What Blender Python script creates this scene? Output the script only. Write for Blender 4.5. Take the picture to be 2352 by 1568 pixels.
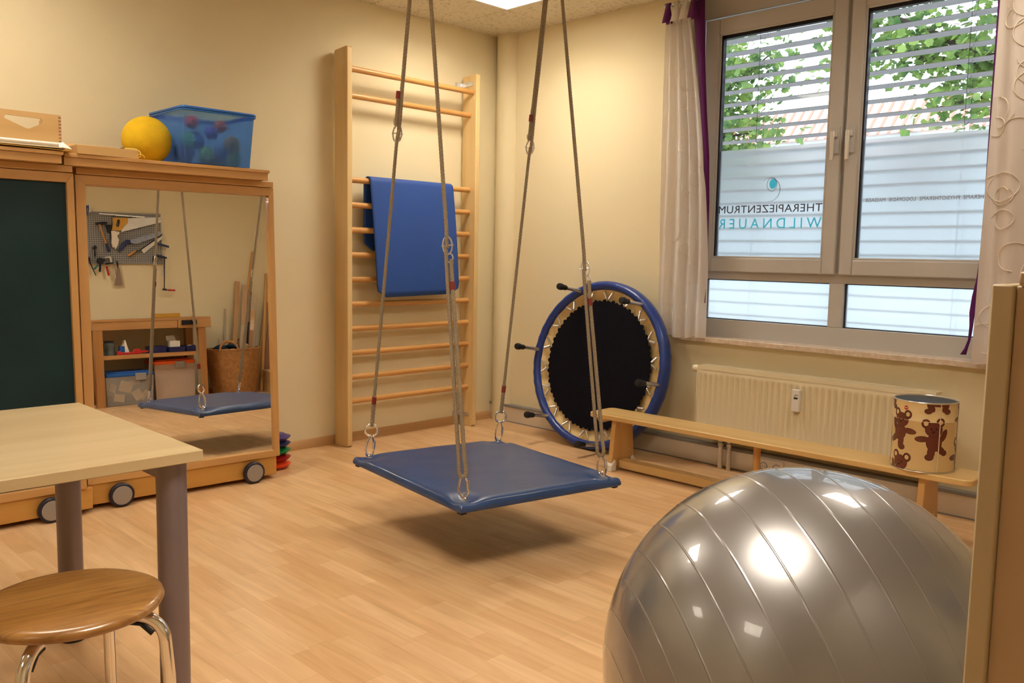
import bpy, math, random
from mathutils import Vector, Matrix, noise
R_ = random.Random(7)
PI = math.pi
for o in list(bpy.data.objects): bpy.data.objects.remove(o, do_unlink=True)
SC = bpy.context.scene
COL = SC.collection

# ------------------------------------------------------------------ camera
cam = bpy.data.cameras.new('camera'); cam.sensor_width = 36.0
cam.lens = 36.0*1978.14/2352.0; cam.clip_start = .05; cam.clip_end = 200
co = bpy.data.objects.new('camera', cam); COL.objects.link(co)
def cam_matrix(loc, az, pit, roll):
    f = Vector((math.cos(az)*math.cos(pit), math.sin(az)*math.cos(pit), math.sin(pit)))
    r = Vector((math.sin(az), -math.cos(az), 0)); u = r.cross(f)
    r2 = r*math.cos(roll)+u*math.sin(roll); u2 = -r*math.sin(roll)+u*math.cos(roll)
    m = Matrix((r2, u2, -f)).transposed().to_4x4(); m.translation = loc
    return m
co.matrix_world = cam_matrix(Vector((-4.1702, -4.3486, 1.146)), math.radians(45.0519), math.radians(-5.7489), math.radians(1.0215))
SC.camera = co

# ------------------------------------------------------------------ world, exposure
SC.view_settings.view_transform = 'Standard'; SC.view_settings.look = 'None'
SC.view_settings.gamma = 1; SC.view_settings.use_curve_mapping = False
SC.view_settings.exposure = 0.22
w = bpy.data.worlds.new('overcast_sky'); SC.world = w; w.use_nodes = True
bg = w.node_tree.nodes['Background']; bg.inputs[0].default_value = (.86, .93, 1, 1); bg.inputs[1].default_value = 3.7
LAMP_STRENGTH = 22.0
LAMP_COLOR = (1.0, .90, .76, 1)

# ------------------------------------------------------------------ materials
MATS = {}
def mat(name, col, rough=.5, metal=0., var=.0, scale=8., bump=0., bscale=60., stretch=None, spec=.5, coat=0., trans=0., ior=1.45, alpha=1., sheen=0., col2=None, emit=None, detail=3.):
    if name in MATS: return MATS[name]
    m = bpy.data.materials.new(name); m.use_nodes = True; nt = m.node_tree; N = nt.nodes; L = nt.links
    b = N['Principled BSDF']
    b.inputs['Roughness'].default_value = rough; b.inputs['Metallic'].default_value = metal
    b.inputs['Specular IOR Level'].default_value = spec; b.inputs['Coat Weight'].default_value = coat
    b.inputs['Transmission Weight'].default_value = trans; b.inputs['IOR'].default_value = ior
    b.inputs['Alpha'].default_value = alpha; b.inputs['Sheen Weight'].default_value = sheen
    tc = N.new('ShaderNodeTexCoord'); mp = N.new('ShaderNodeMapping'); L.new(tc.outputs['Object'], mp.inputs[0])
    if stretch: mp.inputs['Scale'].default_value = stretch
    nz = N.new('ShaderNodeTexNoise'); nz.inputs['Scale'].default_value = scale; nz.inputs['Detail'].default_value = detail; L.new(mp.outputs[0], nz.inputs['Vector'])
    c2 = col2 if col2 else tuple(max(0, c*(1-var)) for c in col)
    cr = N.new('ShaderNodeValToRGB'); cr.color_ramp.elements[0].position = .35; cr.color_ramp.elements[1].position = .65
    cr.color_ramp.elements[0].color = (*c2, 1); cr.color_ramp.elements[1].color = (*col, 1)
    L.new(nz.outputs['Fac'], cr.inputs[0]); L.new(cr.outputs[0], b.inputs['Base Color'])
    if bump:
        n2 = N.new('ShaderNodeTexNoise'); n2.inputs['Scale'].default_value = bscale; L.new(mp.outputs[0], n2.inputs['Vector'])
        bp = N.new('ShaderNodeBump'); bp.inputs['Strength'].default_value = bump; bp.inputs['Distance'].default_value = .004
        L.new(n2.outputs['Fac'], bp.inputs['Height']); L.new(bp.outputs[0], b.inputs['Normal'])
    if emit:
        b.inputs['Emission Color'].default_value = emit[0]; b.inputs['Emission Strength'].default_value = emit[1]
    MATS[name] = m; return m

def wood(name, a, b_, axis='x', scale=6., rough=.38, coat=.15, fine=9.):
    st = {'x': (.12, 1.4, 1.4), 'y': (1.4, .12, 1.4), 'z': (1.4, 1.4, .12)}[axis]
    return mat(name, a, rough=rough, col2=b_, scale=scale, stretch=tuple(s*fine/6 for s in st), coat=coat, bump=.05, bscale=30, detail=5)

M_wall = mat('cream_wall_paint', (.82, .72, .485), rough=.75, var=.02, scale=1.5, bump=.12, bscale=140, spec=.25)
M_beech = wood('beech_plywood', (.66, .37, .13), (.53, .27, .085), 'x')
M_beechz = wood('beech_upright', (.66, .37, .13), (.54, .27, .085), 'z')
M_pine = wood('pale_pine_upright', (.80, .60, .30), (.70, .48, .21), 'z', rough=.45)
M_rung = wood('varnished_rung', (.68, .37, .12), (.56, .28, .08), 'x', coat=.35)
M_birchy = wood('birch_bench', (.72, .49, .20), (.60, .38, .14), 'y')
M_birchz = wood('birch_bench_leg', (.66, .40, .15), (.54, .30, .10), 'z')
M_table = wood('pale_laminate', (.60, .47, .27), (.53, .40, .215), 'x', rough=.35, scale=8)
M_chrome = mat('chrome', (.82, .82, .84), rough=.12, metal=1)
M_steel = mat('zinc_steel', (.78, .78, .80), rough=.28, metal=1, var=.15, scale=40)
M_rubber = mat('black_rubber', (.012, .012, .018), rough=.55, var=.2)
M_greym = mat('mauve_grey_powder_coat', (.22, .18, .20), rough=.38, metal=.35, var=.05, spec=.5)
M_white = mat('white_plastic', (.80, .78, .74), rough=.4, var=.03)
M_rope = mat('hemp_rope', (.37, .30, .20), rough=.9, col2=(.25, .19, .12), scale=260, bump=.6, bscale=600)
M_red = mat('red_tape', (.23, .025, .015), rough=.5, var=.2)

# ------------------------------------------------------------------ mesh builder
class MB:
    def __init__(s): s.v = []; s.f = []; s.m = []
    def add(s, vs, fs, mi=0):
        n = len(s.v); s.v += [Vector(p) for p in vs]; s.f += [tuple(i+n for i in f) for f in fs]; s.m += [mi]*len(fs); return s
    def box(s, x0, x1, y0, y1, z0, z1, mi=0, M=None):
        vs = [Vector((x, y, z)) for x in (x0, x1) for y in (y0, y1) for z in (z0, z1)]
        if M: vs = [M @ q for q in vs]
        return s.add(vs, [(0, 1, 3, 2), (4, 6, 7, 5), (0, 4, 5, 1), (2, 3, 7, 6), (0, 2, 6, 4), (1, 5, 7, 3)], mi)
    def prism(s, poly, lo, hi, fn, mi=0):
        # poly: 2D outline, fn(u, v, t) -> 3D
        n = len(poly); vs = [fn(u, v, lo) for u, v in poly]+[fn(u, v, hi) for u, v in poly]
        return s.add(vs, [tuple(range(n))[::-1], tuple(range(n, 2*n))]+[(i, (i+1) % n, n+(i+1) % n, n+i) for i in range(n)], mi)
    def tube(s, pts, r, n=10, closed=False, mi=0, cap=True, flat=1.):
        pts = [Vector(p) for p in pts]; k = len(pts); rr = r if isinstance(r, (list, tuple)) else [r]*k
        T = []
        for i in range(k):
            a = pts[(i-1) % k] if (closed or i > 0) else pts[i]; b = pts[(i+1) % k] if (closed or i < k-1) else pts[i]
            T.append((b-a).normalized())
        up = Vector((0, 0, 1)) if abs(T[0].z) < .9 else Vector((1, 0, 0))
        u = (up-T[0]*up.dot(T[0])).normalized(); vs = []
        for i in range(k):
            u = (u-T[i]*u.dot(T[i])).normalized(); w_ = T[i].cross(u)
            for j in range(n):
                a = 2*PI*j/n; vs.append(pts[i]+(u*math.cos(a)+w_*math.sin(a)*flat)*rr[i])
        fs = []
        for i in range(k if closed else k-1):
            for j in range(n):
                a = i*n; b = ((i+1) % k)*n; fs.append((a+j, a+(j+1) % n, b+(j+1) % n, b+j))
        if cap and not closed: fs += [tuple(range(n))[::-1], tuple(range((k-1)*n, k*n))]
        return s.add(vs, fs, mi)
    def cyl(s, a, b, r, n=20, r2=None, mi=0): return s.tube([a, b], [r, r if r2 is None else r2], n, mi=mi)
    def lathe(s, prof, c, ax=None, n=32, mi=0, closed=False, e1=None):
        # prof list (radius, height) around axis ax through c
        c = Vector(c); ax = Vector(ax or (0, 0, 1)).normalized()
        e = Vector(e1).normalized() if e1 else ax.orthogonal().normalized(); g = ax.cross(e)
        vs = []; k = len(prof)
        for r, h in prof:
            for j in range(n):
                a = 2*PI*j/n; vs.append(c+ax*h+(e*math.cos(a)+g*math.sin(a))*r)
        fs = []
        for i in range(k if closed else k-1):
            a = i*n; b = ((i+1) % k)*n
            for j in range(n): fs.append((a+j, a+(j+1) % n, b+(j+1) % n, b+j))
        if not closed:
            if prof[0][0] > 1e-5: fs.append(tuple(range(n))[::-1])
            if prof[-1][0] > 1e-5: fs.append(tuple(range((k-1)*n, k*n)))
        return s.add(vs, fs, mi)
    def sphere(s, c, r, n=32, m=16, mi=0, sc=(1, 1, 1)):
        c = Vector(c); vs = [c+Vector((0, 0, r*sc[2]))]
        for i in range(1, m):
            t = PI*i/m
            for j in range(n):
                a = 2*PI*j/n; vs.append(c+Vector((r*sc[0]*math.sin(t)*math.cos(a), r*sc[1]*math.sin(t)*math.sin(a), r*sc[2]*math.cos(t))))
        vs.append(c-Vector((0, 0, r*sc[2]))); fs = [(0, 1+j, 1+(j+1) % n) for j in range(n)]
        for i in range(m-2):
            a = 1+i*n; b = a+n
            for j in range(n): fs.append((a+j, b+j, b+(j+1) % n, a+(j+1) % n))
        e = len(vs)-1; a = 1+(m-2)*n
        fs += [(a+j, e, a+(j+1) % n) for j in range(n)]
        return s.add(vs, fs, mi)
    def build(s, name, mats, parent=None, bevel=0, local=False, ang=40, solid=0, smooth=True, subd=0):
        me = bpy.data.meshes.new(name)
        vs = s.v
        if parent is not None and not local:
            inv = WM.get(parent.name, Matrix()).inverted(); vs = [inv @ q for q in vs]
        me.from_pydata([tuple(q) for q in vs], [], s.f)
        for m_ in (mats if isinstance(mats, (list, tuple)) else [mats]): me.materials.append(m_)
        me.polygons.foreach_set('material_index', s.m)
        if smooth:
            me.polygons.foreach_set('use_smooth', [True]*len(me.polygons)); me.set_sharp_from_angle(angle=math.radians(ang))
        me.update(); me.validate()
        o = bpy.data.objects.new(name, me); COL.objects.link(o)
        if parent is not None: o.parent = parent; WM[o.name] = WM.get(parent.name, Matrix())
        if solid:
            q = o.modifiers.new('solid', 'SOLIDIFY'); q.thickness = solid; q.offset = 0
        if subd:
            q = o.modifiers.new('subd', 'SUBSURF'); q.levels = subd; q.render_levels = subd
        if bevel:
            q = o.modifiers.new('bevel', 'BEVEL'); q.width = bevel; q.segments = 2; q.limit_method = 'ANGLE'; q.angle_limit = math.radians(50)
        return o
WM = {}
def thing(name, label, cat, loc=(0, 0, 0), rz=0, group=None):
    o = bpy.data.objects.new(name, None); COL.objects.link(o); o.empty_display_size = .05
    M = Matrix.Translation(Vector(loc)) @ Matrix.Rotation(rz, 4, 'Z')
    o.matrix_world = M; WM[o.name] = M; o['label'] = label; o['category'] = cat
    if group: o['group'] = group
    return o
def tag(o, label, cat, group=None):
    o['label'] = label; o['category'] = cat
    if group: o['group'] = group
    return o
def origin(o, p):   # move the origin of a one-mesh thing to point p
    p = Vector(p)
    o.data.transform(Matrix.Translation(-p)); o.location = p; return o
def struct(o): o['kind'] = 'structure'; return o
def rrect(w_, h, r, n=5):
    pts = []
    for cx, cy, a0 in ((w_/2-r, h/2-r, 0), (-w_/2+r, h/2-r, 90), (-w_/2+r, -h/2+r, 180), (w_/2-r, -h/2+r, 270)):
        for i in range(n+1):
            a = math.radians(a0+90*i/n); pts.append((cx+r*math.cos(a), cy+r*math.sin(a)))
    return pts

def cloth_mat(name, col, k=.45):
    m = bpy.data.materials.new(name); m.use_nodes = True; N = m.node_tree.nodes; L = m.node_tree.links; b = N['Principled BSDF']; o = N['Material Output']
    tcn = N.new('ShaderNodeTexCoord'); nz = N.new('ShaderNodeTexNoise'); nz.inputs['Scale'].default_value = 300; L.new(tcn.outputs['Object'], nz.inputs['Vector'])
    bp = N.new('ShaderNodeBump'); bp.inputs['Strength'].default_value = .2; bp.inputs['Distance'].default_value = .001; L.new(nz.outputs['Fac'], bp.inputs['Height']); L.new(bp.outputs[0], b.inputs['Normal'])
    b.inputs['Base Color'].default_value = (*col, 1); b.inputs['Roughness'].default_value = .85; b.inputs['Sheen Weight'].default_value = .2
    t = N.new('ShaderNodeBsdfTranslucent'); t.inputs[0].default_value = (*col, 1); mx = N.new('ShaderNodeMixShader'); mx.inputs[0].default_value = k
    L.new(b.outputs[0], mx.inputs[1]); L.new(t.outputs[0], mx.inputs[2]); L.new(mx.outputs[0], o.inputs[0]); return m

# ================================================================== ROOM SHELL
H = 2.608; YB = -5.2; XL = -6.4; WZ0, WZ1 = .70, 2.60; WY0, WY1 = -1.52, -3.30
def floor_mat():
    m = bpy.data.materials.new('beech_laminate_floor'); m.use_nodes = True; nt = m.node_tree; N = nt.nodes; L = nt.links; b = N['Principled BSDF']
    tc = N.new('ShaderNodeTexCoord'); mp = N.new('ShaderNodeMapping'); mp.inputs['Rotation'].default_value = (0, 0, PI/2); L.new(tc.outputs['Object'], mp.inputs[0])
    br = N.new('ShaderNodeTexBrick'); br.inputs['Scale'].default_value = 1; br.inputs['Brick Width'].default_value = .40; br.inputs['Row Height'].default_value = .064
    br.inputs['Mortar Size'].default_value = .0006; br.inputs['Mortar Smooth'].default_value = .3; br.offset = .37; br.offset_frequency = 2; br.squash = .7; br.squash_frequency = 3
    br.inputs['Color1'].default_value = (.76, .515, .285, 1); br.inputs['Color2'].default_value = (.655, .405, .20, 1); br.inputs['Mortar'].default_value = (.52, .30, .14, 1)
    L.new(mp.outputs[0], br.inputs['Vector'])
    m2 = N.new('ShaderNodeMapping'); m2.inputs['Scale'].default_value = (14, 1.3, 1); L.new(tc.outputs['Object'], m2.inputs[0])
    nz = N.new('ShaderNodeTexNoise'); nz.inputs['Scale'].default_value = 2.2; nz.inputs['Detail'].default_value = 6; nz.inputs['Distortion'].default_value = .6; L.new(m2.outputs[0], nz.inputs['Vector'])
    cr = N.new('ShaderNodeValToRGB'); cr.color_ramp.elements[0].position = .3; cr.color_ramp.elements[1].position = .7
    cr.color_ramp.elements[0].color = (.86, .80, .74, 1); cr.color_ramp.elements[1].color = (1.06, 1.06, 1.05, 1); L.new(nz.outputs['Fac'], cr.inputs[0])
    mx = N.new('ShaderNodeMix'); mx.data_type = 'RGBA'; mx.blend_type = 'MULTIPLY'; mx.inputs[0].default_value = 1
    L.new(br.outputs['Color'], mx.inputs[6]); L.new(cr.outputs[0], mx.inputs[7]); L.new(mx.outputs[2], b.inputs['Base Color'])
    b.inputs['Roughness'].default_value = .34; b.inputs['Specular IOR Level'].default_value = .45
    return m
def ceil_mat():
    m = bpy.data.materials.new('mineral_ceiling_tile'); m.use_nodes = True; nt = m.node_tree; N = nt.nodes; L = nt.links; b = N['Principled BSDF']
    tc = N.new('ShaderNodeTexCoord'); mp = N.new('ShaderNodeMapping'); mp.inputs['Location'].default_value = (.4375+.625*20, .5155+.625*20, 0); L.new(tc.outputs['Object'], mp.inputs[0])
    br = N.new('ShaderNodeTexBrick'); br.offset = 0; br.inputs['Scale'].default_value = 1; br.inputs['Brick Width'].default_value = .625; br.inputs['Row Height'].default_value = .625
    br.inputs['Mortar Size'].default_value = .0022; br.inputs['Color1'].default_value = br.inputs['Color2'].default_value = (.74, .68, .56, 1); br.inputs['Mortar'].default_value = (.45, .38, .28, 1)
    L.new(mp.outputs[0], br.inputs['Vector'])
    nz = N.new('ShaderNodeTexNoise'); nz.inputs['Scale'].default_value = 55; nz.inputs['Detail'].default_value = 4; L.new(tc.outputs['Object'], nz.inputs['Vector'])
    cr = N.new('ShaderNodeValToRGB'); cr.color_ramp.elements[0].position = .36; cr.color_ramp.elements[1].position = .44
    cr.color_ramp.elements[0].color = (.72, .70, .66, 1); cr.color_ramp.elements[1].color = (1, 1, 1, 1); L.new(nz.outputs['Fac'], cr.inputs[0])
    mx = N.new('ShaderNodeMix'); mx.data_type = 'RGBA'; mx.blend_type = 'MULTIPLY'; mx.inputs[0].default_value = 1
    L.new(br.outputs['Color'], mx.inputs[6]); L.new(cr.outputs[0], mx.inputs[7]); L.new(mx.outputs[2], b.inputs['Base Color']); b.inputs['Roughness'].default_value = .9
    return m
struct(MB().box(XL, .12, YB, 0, -.1, 0).build('floor', floor_mat(), smooth=False))
LAMPS = [(-1.0625, -.4375, -1.1405, -.5155), (-1.0625, -.4375, -3.6405, -3.0155), (-3.5625, -2.9375, -1.1405, -.5155), (-3.5625, -2.9375, -3.6405, -3.0155), (-6.0625, -5.4375, -3.6405, -3.0155), (-6.0625, -5.4375, -1.1405, -.5155)]  # last two are unseen lamps, added for more light from the left
# ceiling as a grid of tiles with the lamp bays left open
mc = MB(); xs = sorted({XL, .14} | {a for l in LAMPS for a in l[:2]}); ys = sorted({YB-.1, .1} | {a for l in LAMPS for a in l[2:]})
for i in range(len(xs)-1):
    for j in range(len(ys)-1):
        cx, cy = (xs[i]+xs[i+1])/2, (ys[j]+ys[j+1])/2
        if any(l[0] < cx < l[1] and l[2] < cy < l[3] for l in LAMPS): continue
        mc.box(xs[i], xs[i+1], ys[j], ys[j+1], H, H+.03)
struct(mc.build('ceiling', ceil_mat(), smooth=False))
struct(MB().box(XL-.1, 0, 0, .1, 0, H).build('wall_left', M_wall, smooth=False))
mw = MB()
mw.box(0, .14, YB, WY1, 0, H).box(0, .14, WY0, .1, 0, H).box(0, .14, WY1, WY0, 0, WZ0-.02)
struct(mw.build('wall_right', M_wall, smooth=False))
struct(MB().box(XL-.1, .14, YB-.1, YB, 0, H).build('wall_back', M_wall, smooth=False))
struct(MB().box(XL-.1, XL, YB, 0, 0, H).build('wall_far', M_wall, smooth=False))
# baseboard along the wall with the wall bars: rounded profile
pf = [(0, 0), (-.018, 0), (-.018, .006), (-.015, .028), (-.008, .045), (-.003, .052), (0, .053)]
struct(MB().prism(pf, XL, -.047, lambda u, v, t: Vector((t, u, v))).build('baseboard_left', wood('baseboard_wood', (.60, .36, .16), (.50, .28, .11), 'x')))
struct(MB().prism(pf, XL, -.01, lambda u, v, t: Vector((t, YB-u, v))).build('baseboard_back', MATS['baseboard_wood']))
# installation duct along the window wall
M_duct = mat('duct_cream', (.70, .60, .47), rough=.5, var=.04, scale=3); M_ductg = mat('duct_grey', (.26, .25, .24), rough=.4, var=.1)
td = thing('trim_1', 'cream', 'duct', (-.02, -2.6, 0)); del td['label']; del td['category']; struct(td)
MB().box(-.042, 0, YB, -.001, .004, .102).build('front_panel', M_duct, td)
MB().box(-.046, 0, YB, -.001, .102, .119).build('top_rail', M_ductg, td, bevel=.002)
MB().box(-.048, -.03, YB, -.001, 0, .006).build('floor_seal', M_ductg, td)
# boxed pipe in the corner
struct(MB().lathe([(.083, 0), (.083, H)], (.012, -.088, 0), n=40).build('trim_2', M_wall))

# ------------------------------------------------------------------ ceiling lamps
M_em = bpy.data.materials.new('lamp_diffuser'); M_em.use_nodes = True
_n = M_em.node_tree.nodes; _b = _n['Principled BSDF']; _b.inputs['Base Color'].default_value = (.9, .9, .9, 1)
_b.inputs['Emission Color'].default_value = LAMP_COLOR; _b.inputs['Emission Strength'].default_value = LAMP_STRENGTH
M_frame = mat('white_lamp_frame', (.85, .83, .78), rough=.35, var=.02)
LSTR = [1.05, .55, .75, 2.05, .35, .45]
M_ems = []
for k in LSTR:
    q = M_em.copy(); q.node_tree.nodes['Principled BSDF'].inputs['Emission Strength'].default_value = LAMP_STRENGTH*k; M_ems.append(q)
LL = ['square ceiling light nearest the corner above the wall bars', 'square ceiling light near the window wall, mirrored on the right of the silver ball', 'square ceiling light above the mirror unit, mirrored low on the left of the ball', 'square ceiling light nearest the camera, the big glare on the silver ball', 'unseen square ceiling light added at the far left end of the room, nearer the tool wall', 'unseen square ceiling light added at the far left end of the room, nearer the blackboard wall']
for (x0, x1, y0, y1), lb, M_em in zip(LAMPS, LL, M_ems):
    t = thing('ceiling_light', lb, 'lamp', ((x0+x1)/2, (y0+y1)/2, H), group='recessed square ceiling lights')
    a = .02; m = MB()
    m.box(x0, x1, y0, y0+a, H-.004, H+.05).box(x0, x1, y1-a, y1, H-.004, H+.05).box(x0, x0+a, y0+a, y1-a, H-.004, H+.05).box(x1-a, x1, y0+a, y1-a, H-.004, H+.05)
    m.build('frame', M_frame, t)
    MB().box(x0+a, x1-a, y0+a, y1-a, H+.035, H+.045).build('diffuser', M_em, t, smooth=False)
    m = MB()
    for i in range(1, 4):
        yy = y0+a+(y1-y0-2*a)*i/4; m.box(x0+a, x1-a, yy-.004, yy+.004, H+.005, H+.034)
    for i in range(1, 9):
        xx = x0+a+(x1-x0-2*a)*i/9; m.box(xx-.0012, xx+.0012, y0+a, y1-a, H+.012, H+.034)
    m.build('louver', M_frame, t, smooth=False)

# ================================================================== WINDOW
M_wf = mat('warm_grey_window_frame', (.52, .50, .48), rough=.42, var=.03, scale=3)
M_gask = mat('black_gasket', (.012, .012, .02), rough=.5)
M_sill = mat('speckled_stone_sill', (.72, .60, .48), rough=.35, col2=(.58, .45, .34), scale=45, detail=6, coat=.2)
def glass_mat():
    m = bpy.data.materials.new('clear_window_glass'); m.use_nodes = True; N = m.node_tree.nodes; L = m.node_tree.links
    for n in list(N): N.remove(n)
    o = N.new('ShaderNodeOutputMaterial'); t = N.new('ShaderNodeBsdfTransparent'); g = N.new('ShaderNodeBsdfGlossy'); g.inputs['Roughness'].default_value = .02
    fr = N.new('ShaderNodeFresnel'); fr.inputs[0].default_value = 1.45; mx = N.new('ShaderNodeMixShader'); t.inputs[0].default_value = (.96, .965, .97, 1)
    L.new(fr.outputs[0], mx.inputs[0]); L.new(t.outputs[0], mx.inputs[1]); L.new(g.outputs[0], mx.inputs[2]); L.new(mx.outputs[0], o.inputs[0]); return m
def film_mat():
    m = bpy.data.materials.new('frosted_window_film'); m.use_nodes = True; N = m.node_tree.nodes; L = m.node_tree.links
    for n in list(N): N.remove(n)
    o = N.new('ShaderNodeOutputMaterial'); t = N.new('ShaderNodeBsdfRefraction'); t.inputs['Roughness'].default_value = .36; t.inputs['IOR'].default_value = 1.25; t.inputs['Color'].default_value = (.96, .985, 1, 1)
    tr = N.new('ShaderNodeBsdfTranslucent'); tr.inputs[0].default_value = (.93, .97, 1, 1); d = N.new('ShaderNodeBsdfDiffuse'); d.inputs[0].default_value = (.55, .6, .66, 1)
    m1 = N.new('ShaderNodeMixShader'); m1.inputs[0].default_value = .38; m2 = N.new('ShaderNodeMixShader'); m2.inputs[0].default_value = .08
    L.new(t.outputs[0], m1.inputs[1]); L.new(tr.outputs[0], m1.inputs[2]); L.new(m1.outputs[0], m2.inputs[1]); L.new(d.outputs[0], m2.inputs[2]); L.new(m2.outputs[0], o.inputs[0]); return m
M_glass, M_film = glass_mat(), film_mat()
win = thing('window_1', 'x', 'x', (.1, -2.4, WZ0)); del win['label']; del win['category']; struct(win)
def ring(m, y0, y1, z0, z1, w_, x0, x1, mi=0, wl=None, wr=None, wt=None, wb=None):
    # rectangular frame; y0 (left, larger) .. y1
    wl = wl or w_; wr = wr or w_; wt = wt or w_; wb = wb or w_
    m.box(x0, x1, y0-wl, y0, z0, z1, mi).box(x0, x1, y1, y1+wr, z0, z1, mi).box(x0, x1, y1+wr, y0-wl, z1-wt, z1, mi).box(x0, x1, y1+wr, y0-wl, z0, z0+wb, mi)
m = MB()   # fixed frame with transom, mullion and lower panes
X0, X1 = .085, .14
m.box(X0, X1, WY0-.055, WY0, WZ0, WZ1).box(X0, X1, WY1, WY1+.055, WZ0, WZ1).box(X0, X1, WY1+.055, WY0-.055, 2.465, WZ1)
m.box(X0, X1, WY1+.055, WY0-.055, WZ0, .805).box(X0, X1, WY1+.055, WY0-.055, 1.030, 1.085)
m.box(X0, X1, -2.445, -2.370, .805, 1.03).box(X0, X1, -2.435, -2.395, 1.085, 2.465).box(X0, X1, WY0-.115, WY0-.055, .805, 1.03)
m.build('frame', M_wf, win, bevel=.003)
for y0, y1 in ((-1.637, -2.372), (-2.447, -3.245)):
    g = MB(); ring(g, y0, y1, .803, 1.031, .006, .105, .125); g.build('gasket', M_gask, win)
    MB().box(.112, .118, y1+.006, y0-.006, .81, 1.026).build('frosted_pane', M_film, win, smooth=False)
for (y0, y1, gl, gr) in ((-1.595, -2.404, -1.683, -2.333), (-2.424, -3.235, -2.492, -3.15)):
    f = MB(); ring(f, y0, y1, 1.073, 2.452, .08, .058, .112, wl=y0-gl, wr=gr-y1, wb=.077, wt=.083)
    sash = f.build('sash', M_wf, win, bevel=.006)
    b = MB(); ring(b, gl+.002, gr-.002, 1.148, 2.371, .012, .064, .07); b.build('glazing_bead', M_wf, sash, bevel=.003)
    g = MB(); ring(g, gl, gr, 1.15, 2.369, .009, .09, .12, wt=.022); g.build('gasket', M_gask, sash)
    MB().box(.112, .116, gr+.008, gl-.008, 1.155, 2.36).build('glass', M_glass, sash, smooth=False)
    MB().box(.1055, .1085, gr+.009, gl-.009, 1.156, 1.742).build('frosted_film', M_film, sash, smooth=False)
    hy = (y1+.022) if gl > -2 else (y0-.035)
    hd = MB().box(.048, .060, hy-.016, hy+.016, 1.675, 1.808).build('handle_plate', M_wf, sash, bevel=.004)
    h2 = MB(); h2.box(.028, .050, hy-.010, hy+.010, 1.755, 1.785).box(.020, .030, hy-.002, hy+.02, 1.64, 1.785)
    h2.build('handle', mat('handle_metal', (.72, .69, .65), rough=.3, metal=.4), sash, bevel=.004)
    if gl > -2:
        MB().cyl((.05, y0+.006, 2.352), (.05, y0+.006, 2.442), .008).build('hinge', M_wf, sash)
    SASH = sash if gl > -2 else SASH; SASH2 = sash
def text_mesh(name, s, yL, yR, z0, cap, x, material, parent, spacing=1.0):
    cu = bpy.data.curves.new('t', 'FONT'); cu.body = s; cu.size = 1; cu.space_character = spacing; cu.extrude = .004
    ob = bpy.data.objects.new('t', cu); COL.objects.link(ob); dg = bpy.context.evaluated_depsgraph_get(); dg.update()
    me = bpy.data.meshes.new_from_object(ob.evaluated_get(dg)); bpy.data.objects.remove(ob, do_unlink=True)
    xs_ = [q.co.x for q in me.vertices]; zs_ = [q.co.y for q in me.vertices if True]
    a, b = min(xs_), max(xs_); hh = .70   # cap height of the built-in font in em
    inv = WM[parent.name].inverted()
    for q in me.vertices:
        u = (q.co.x-a)/(b-a); q.co = inv @ Vector((x+q.co.z*.05, yR+(yL-yR)*u, z0+q.co.y/hh*cap))
    me.materials.clear(); me.materials.append(material)
    o = bpy.data.objects.new(name, me); COL.objects.link(o); o.parent = parent; WM[o.name] = WM[parent.name]; return o
M_ink = mat('dark_grey_lettering', (.06, .05, .06), rough=.6); M_cyan = None; M_inkl = mat('grey_lettering', (.2, .2, .24), rough=.6)
M_cyan = cloth_mat('cyan_lettering', (.32, .92, 1.0), .9)
text_mesh('lettering', 'THERAPIEZENTRUM', -1.695, -2.302, 1.397, .041, .1045, M_ink, SASH, 1.06)
text_mesh('lettering', 'WILDNAUER', -1.697, -2.302, 1.312, .055, .1045, M_cyan, SASH, 1.5)
text_mesh('lettering', 'ERGOTHERAPIE  PHYSIOTHERAPIE  LOGOP\u00c4DIE  MASSAGE', -2.524, -3.135, 1.436, .0175, .1045, M_inkl, SASH2, 1.05)
lg = MB()
lg.tube([(.1045, -2.0+.062*math.cos(a), 1.517+.062*math.sin(a)) for a in [math.radians(50+i*9) for i in range(26)]], [.0005+.0012*math.sin(PI*i/25) for i in range(26)], 5)
lg.tube([(.1045, -2.014+.029*math.cos(a), 1.545+.036*math.sin(a)) for a in [2*PI*i/28 for i in range(28)]], .0012, 5, closed=True)
lg.build('emblem', M_inkl, SASH)
lg = MB(); pts = [(-2.018+.021*math.cos(2*PI*i/24)-.002, 1.548+.026*math.sin(2*PI*i/24)+.0) for i in range(24)]
lg.prism(pts, .1035, .1045, lambda u, v, t: Vector((t, u, v))); lg.build('emblem_dot', M_cyan, SASH)
sl = MB().box(-.045, .10, WY1-.03, WY0-.03, .681, .709).build('trim_3', M_sill, bevel=.003); struct(origin(sl, (.03, -2.4, .681)))

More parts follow.
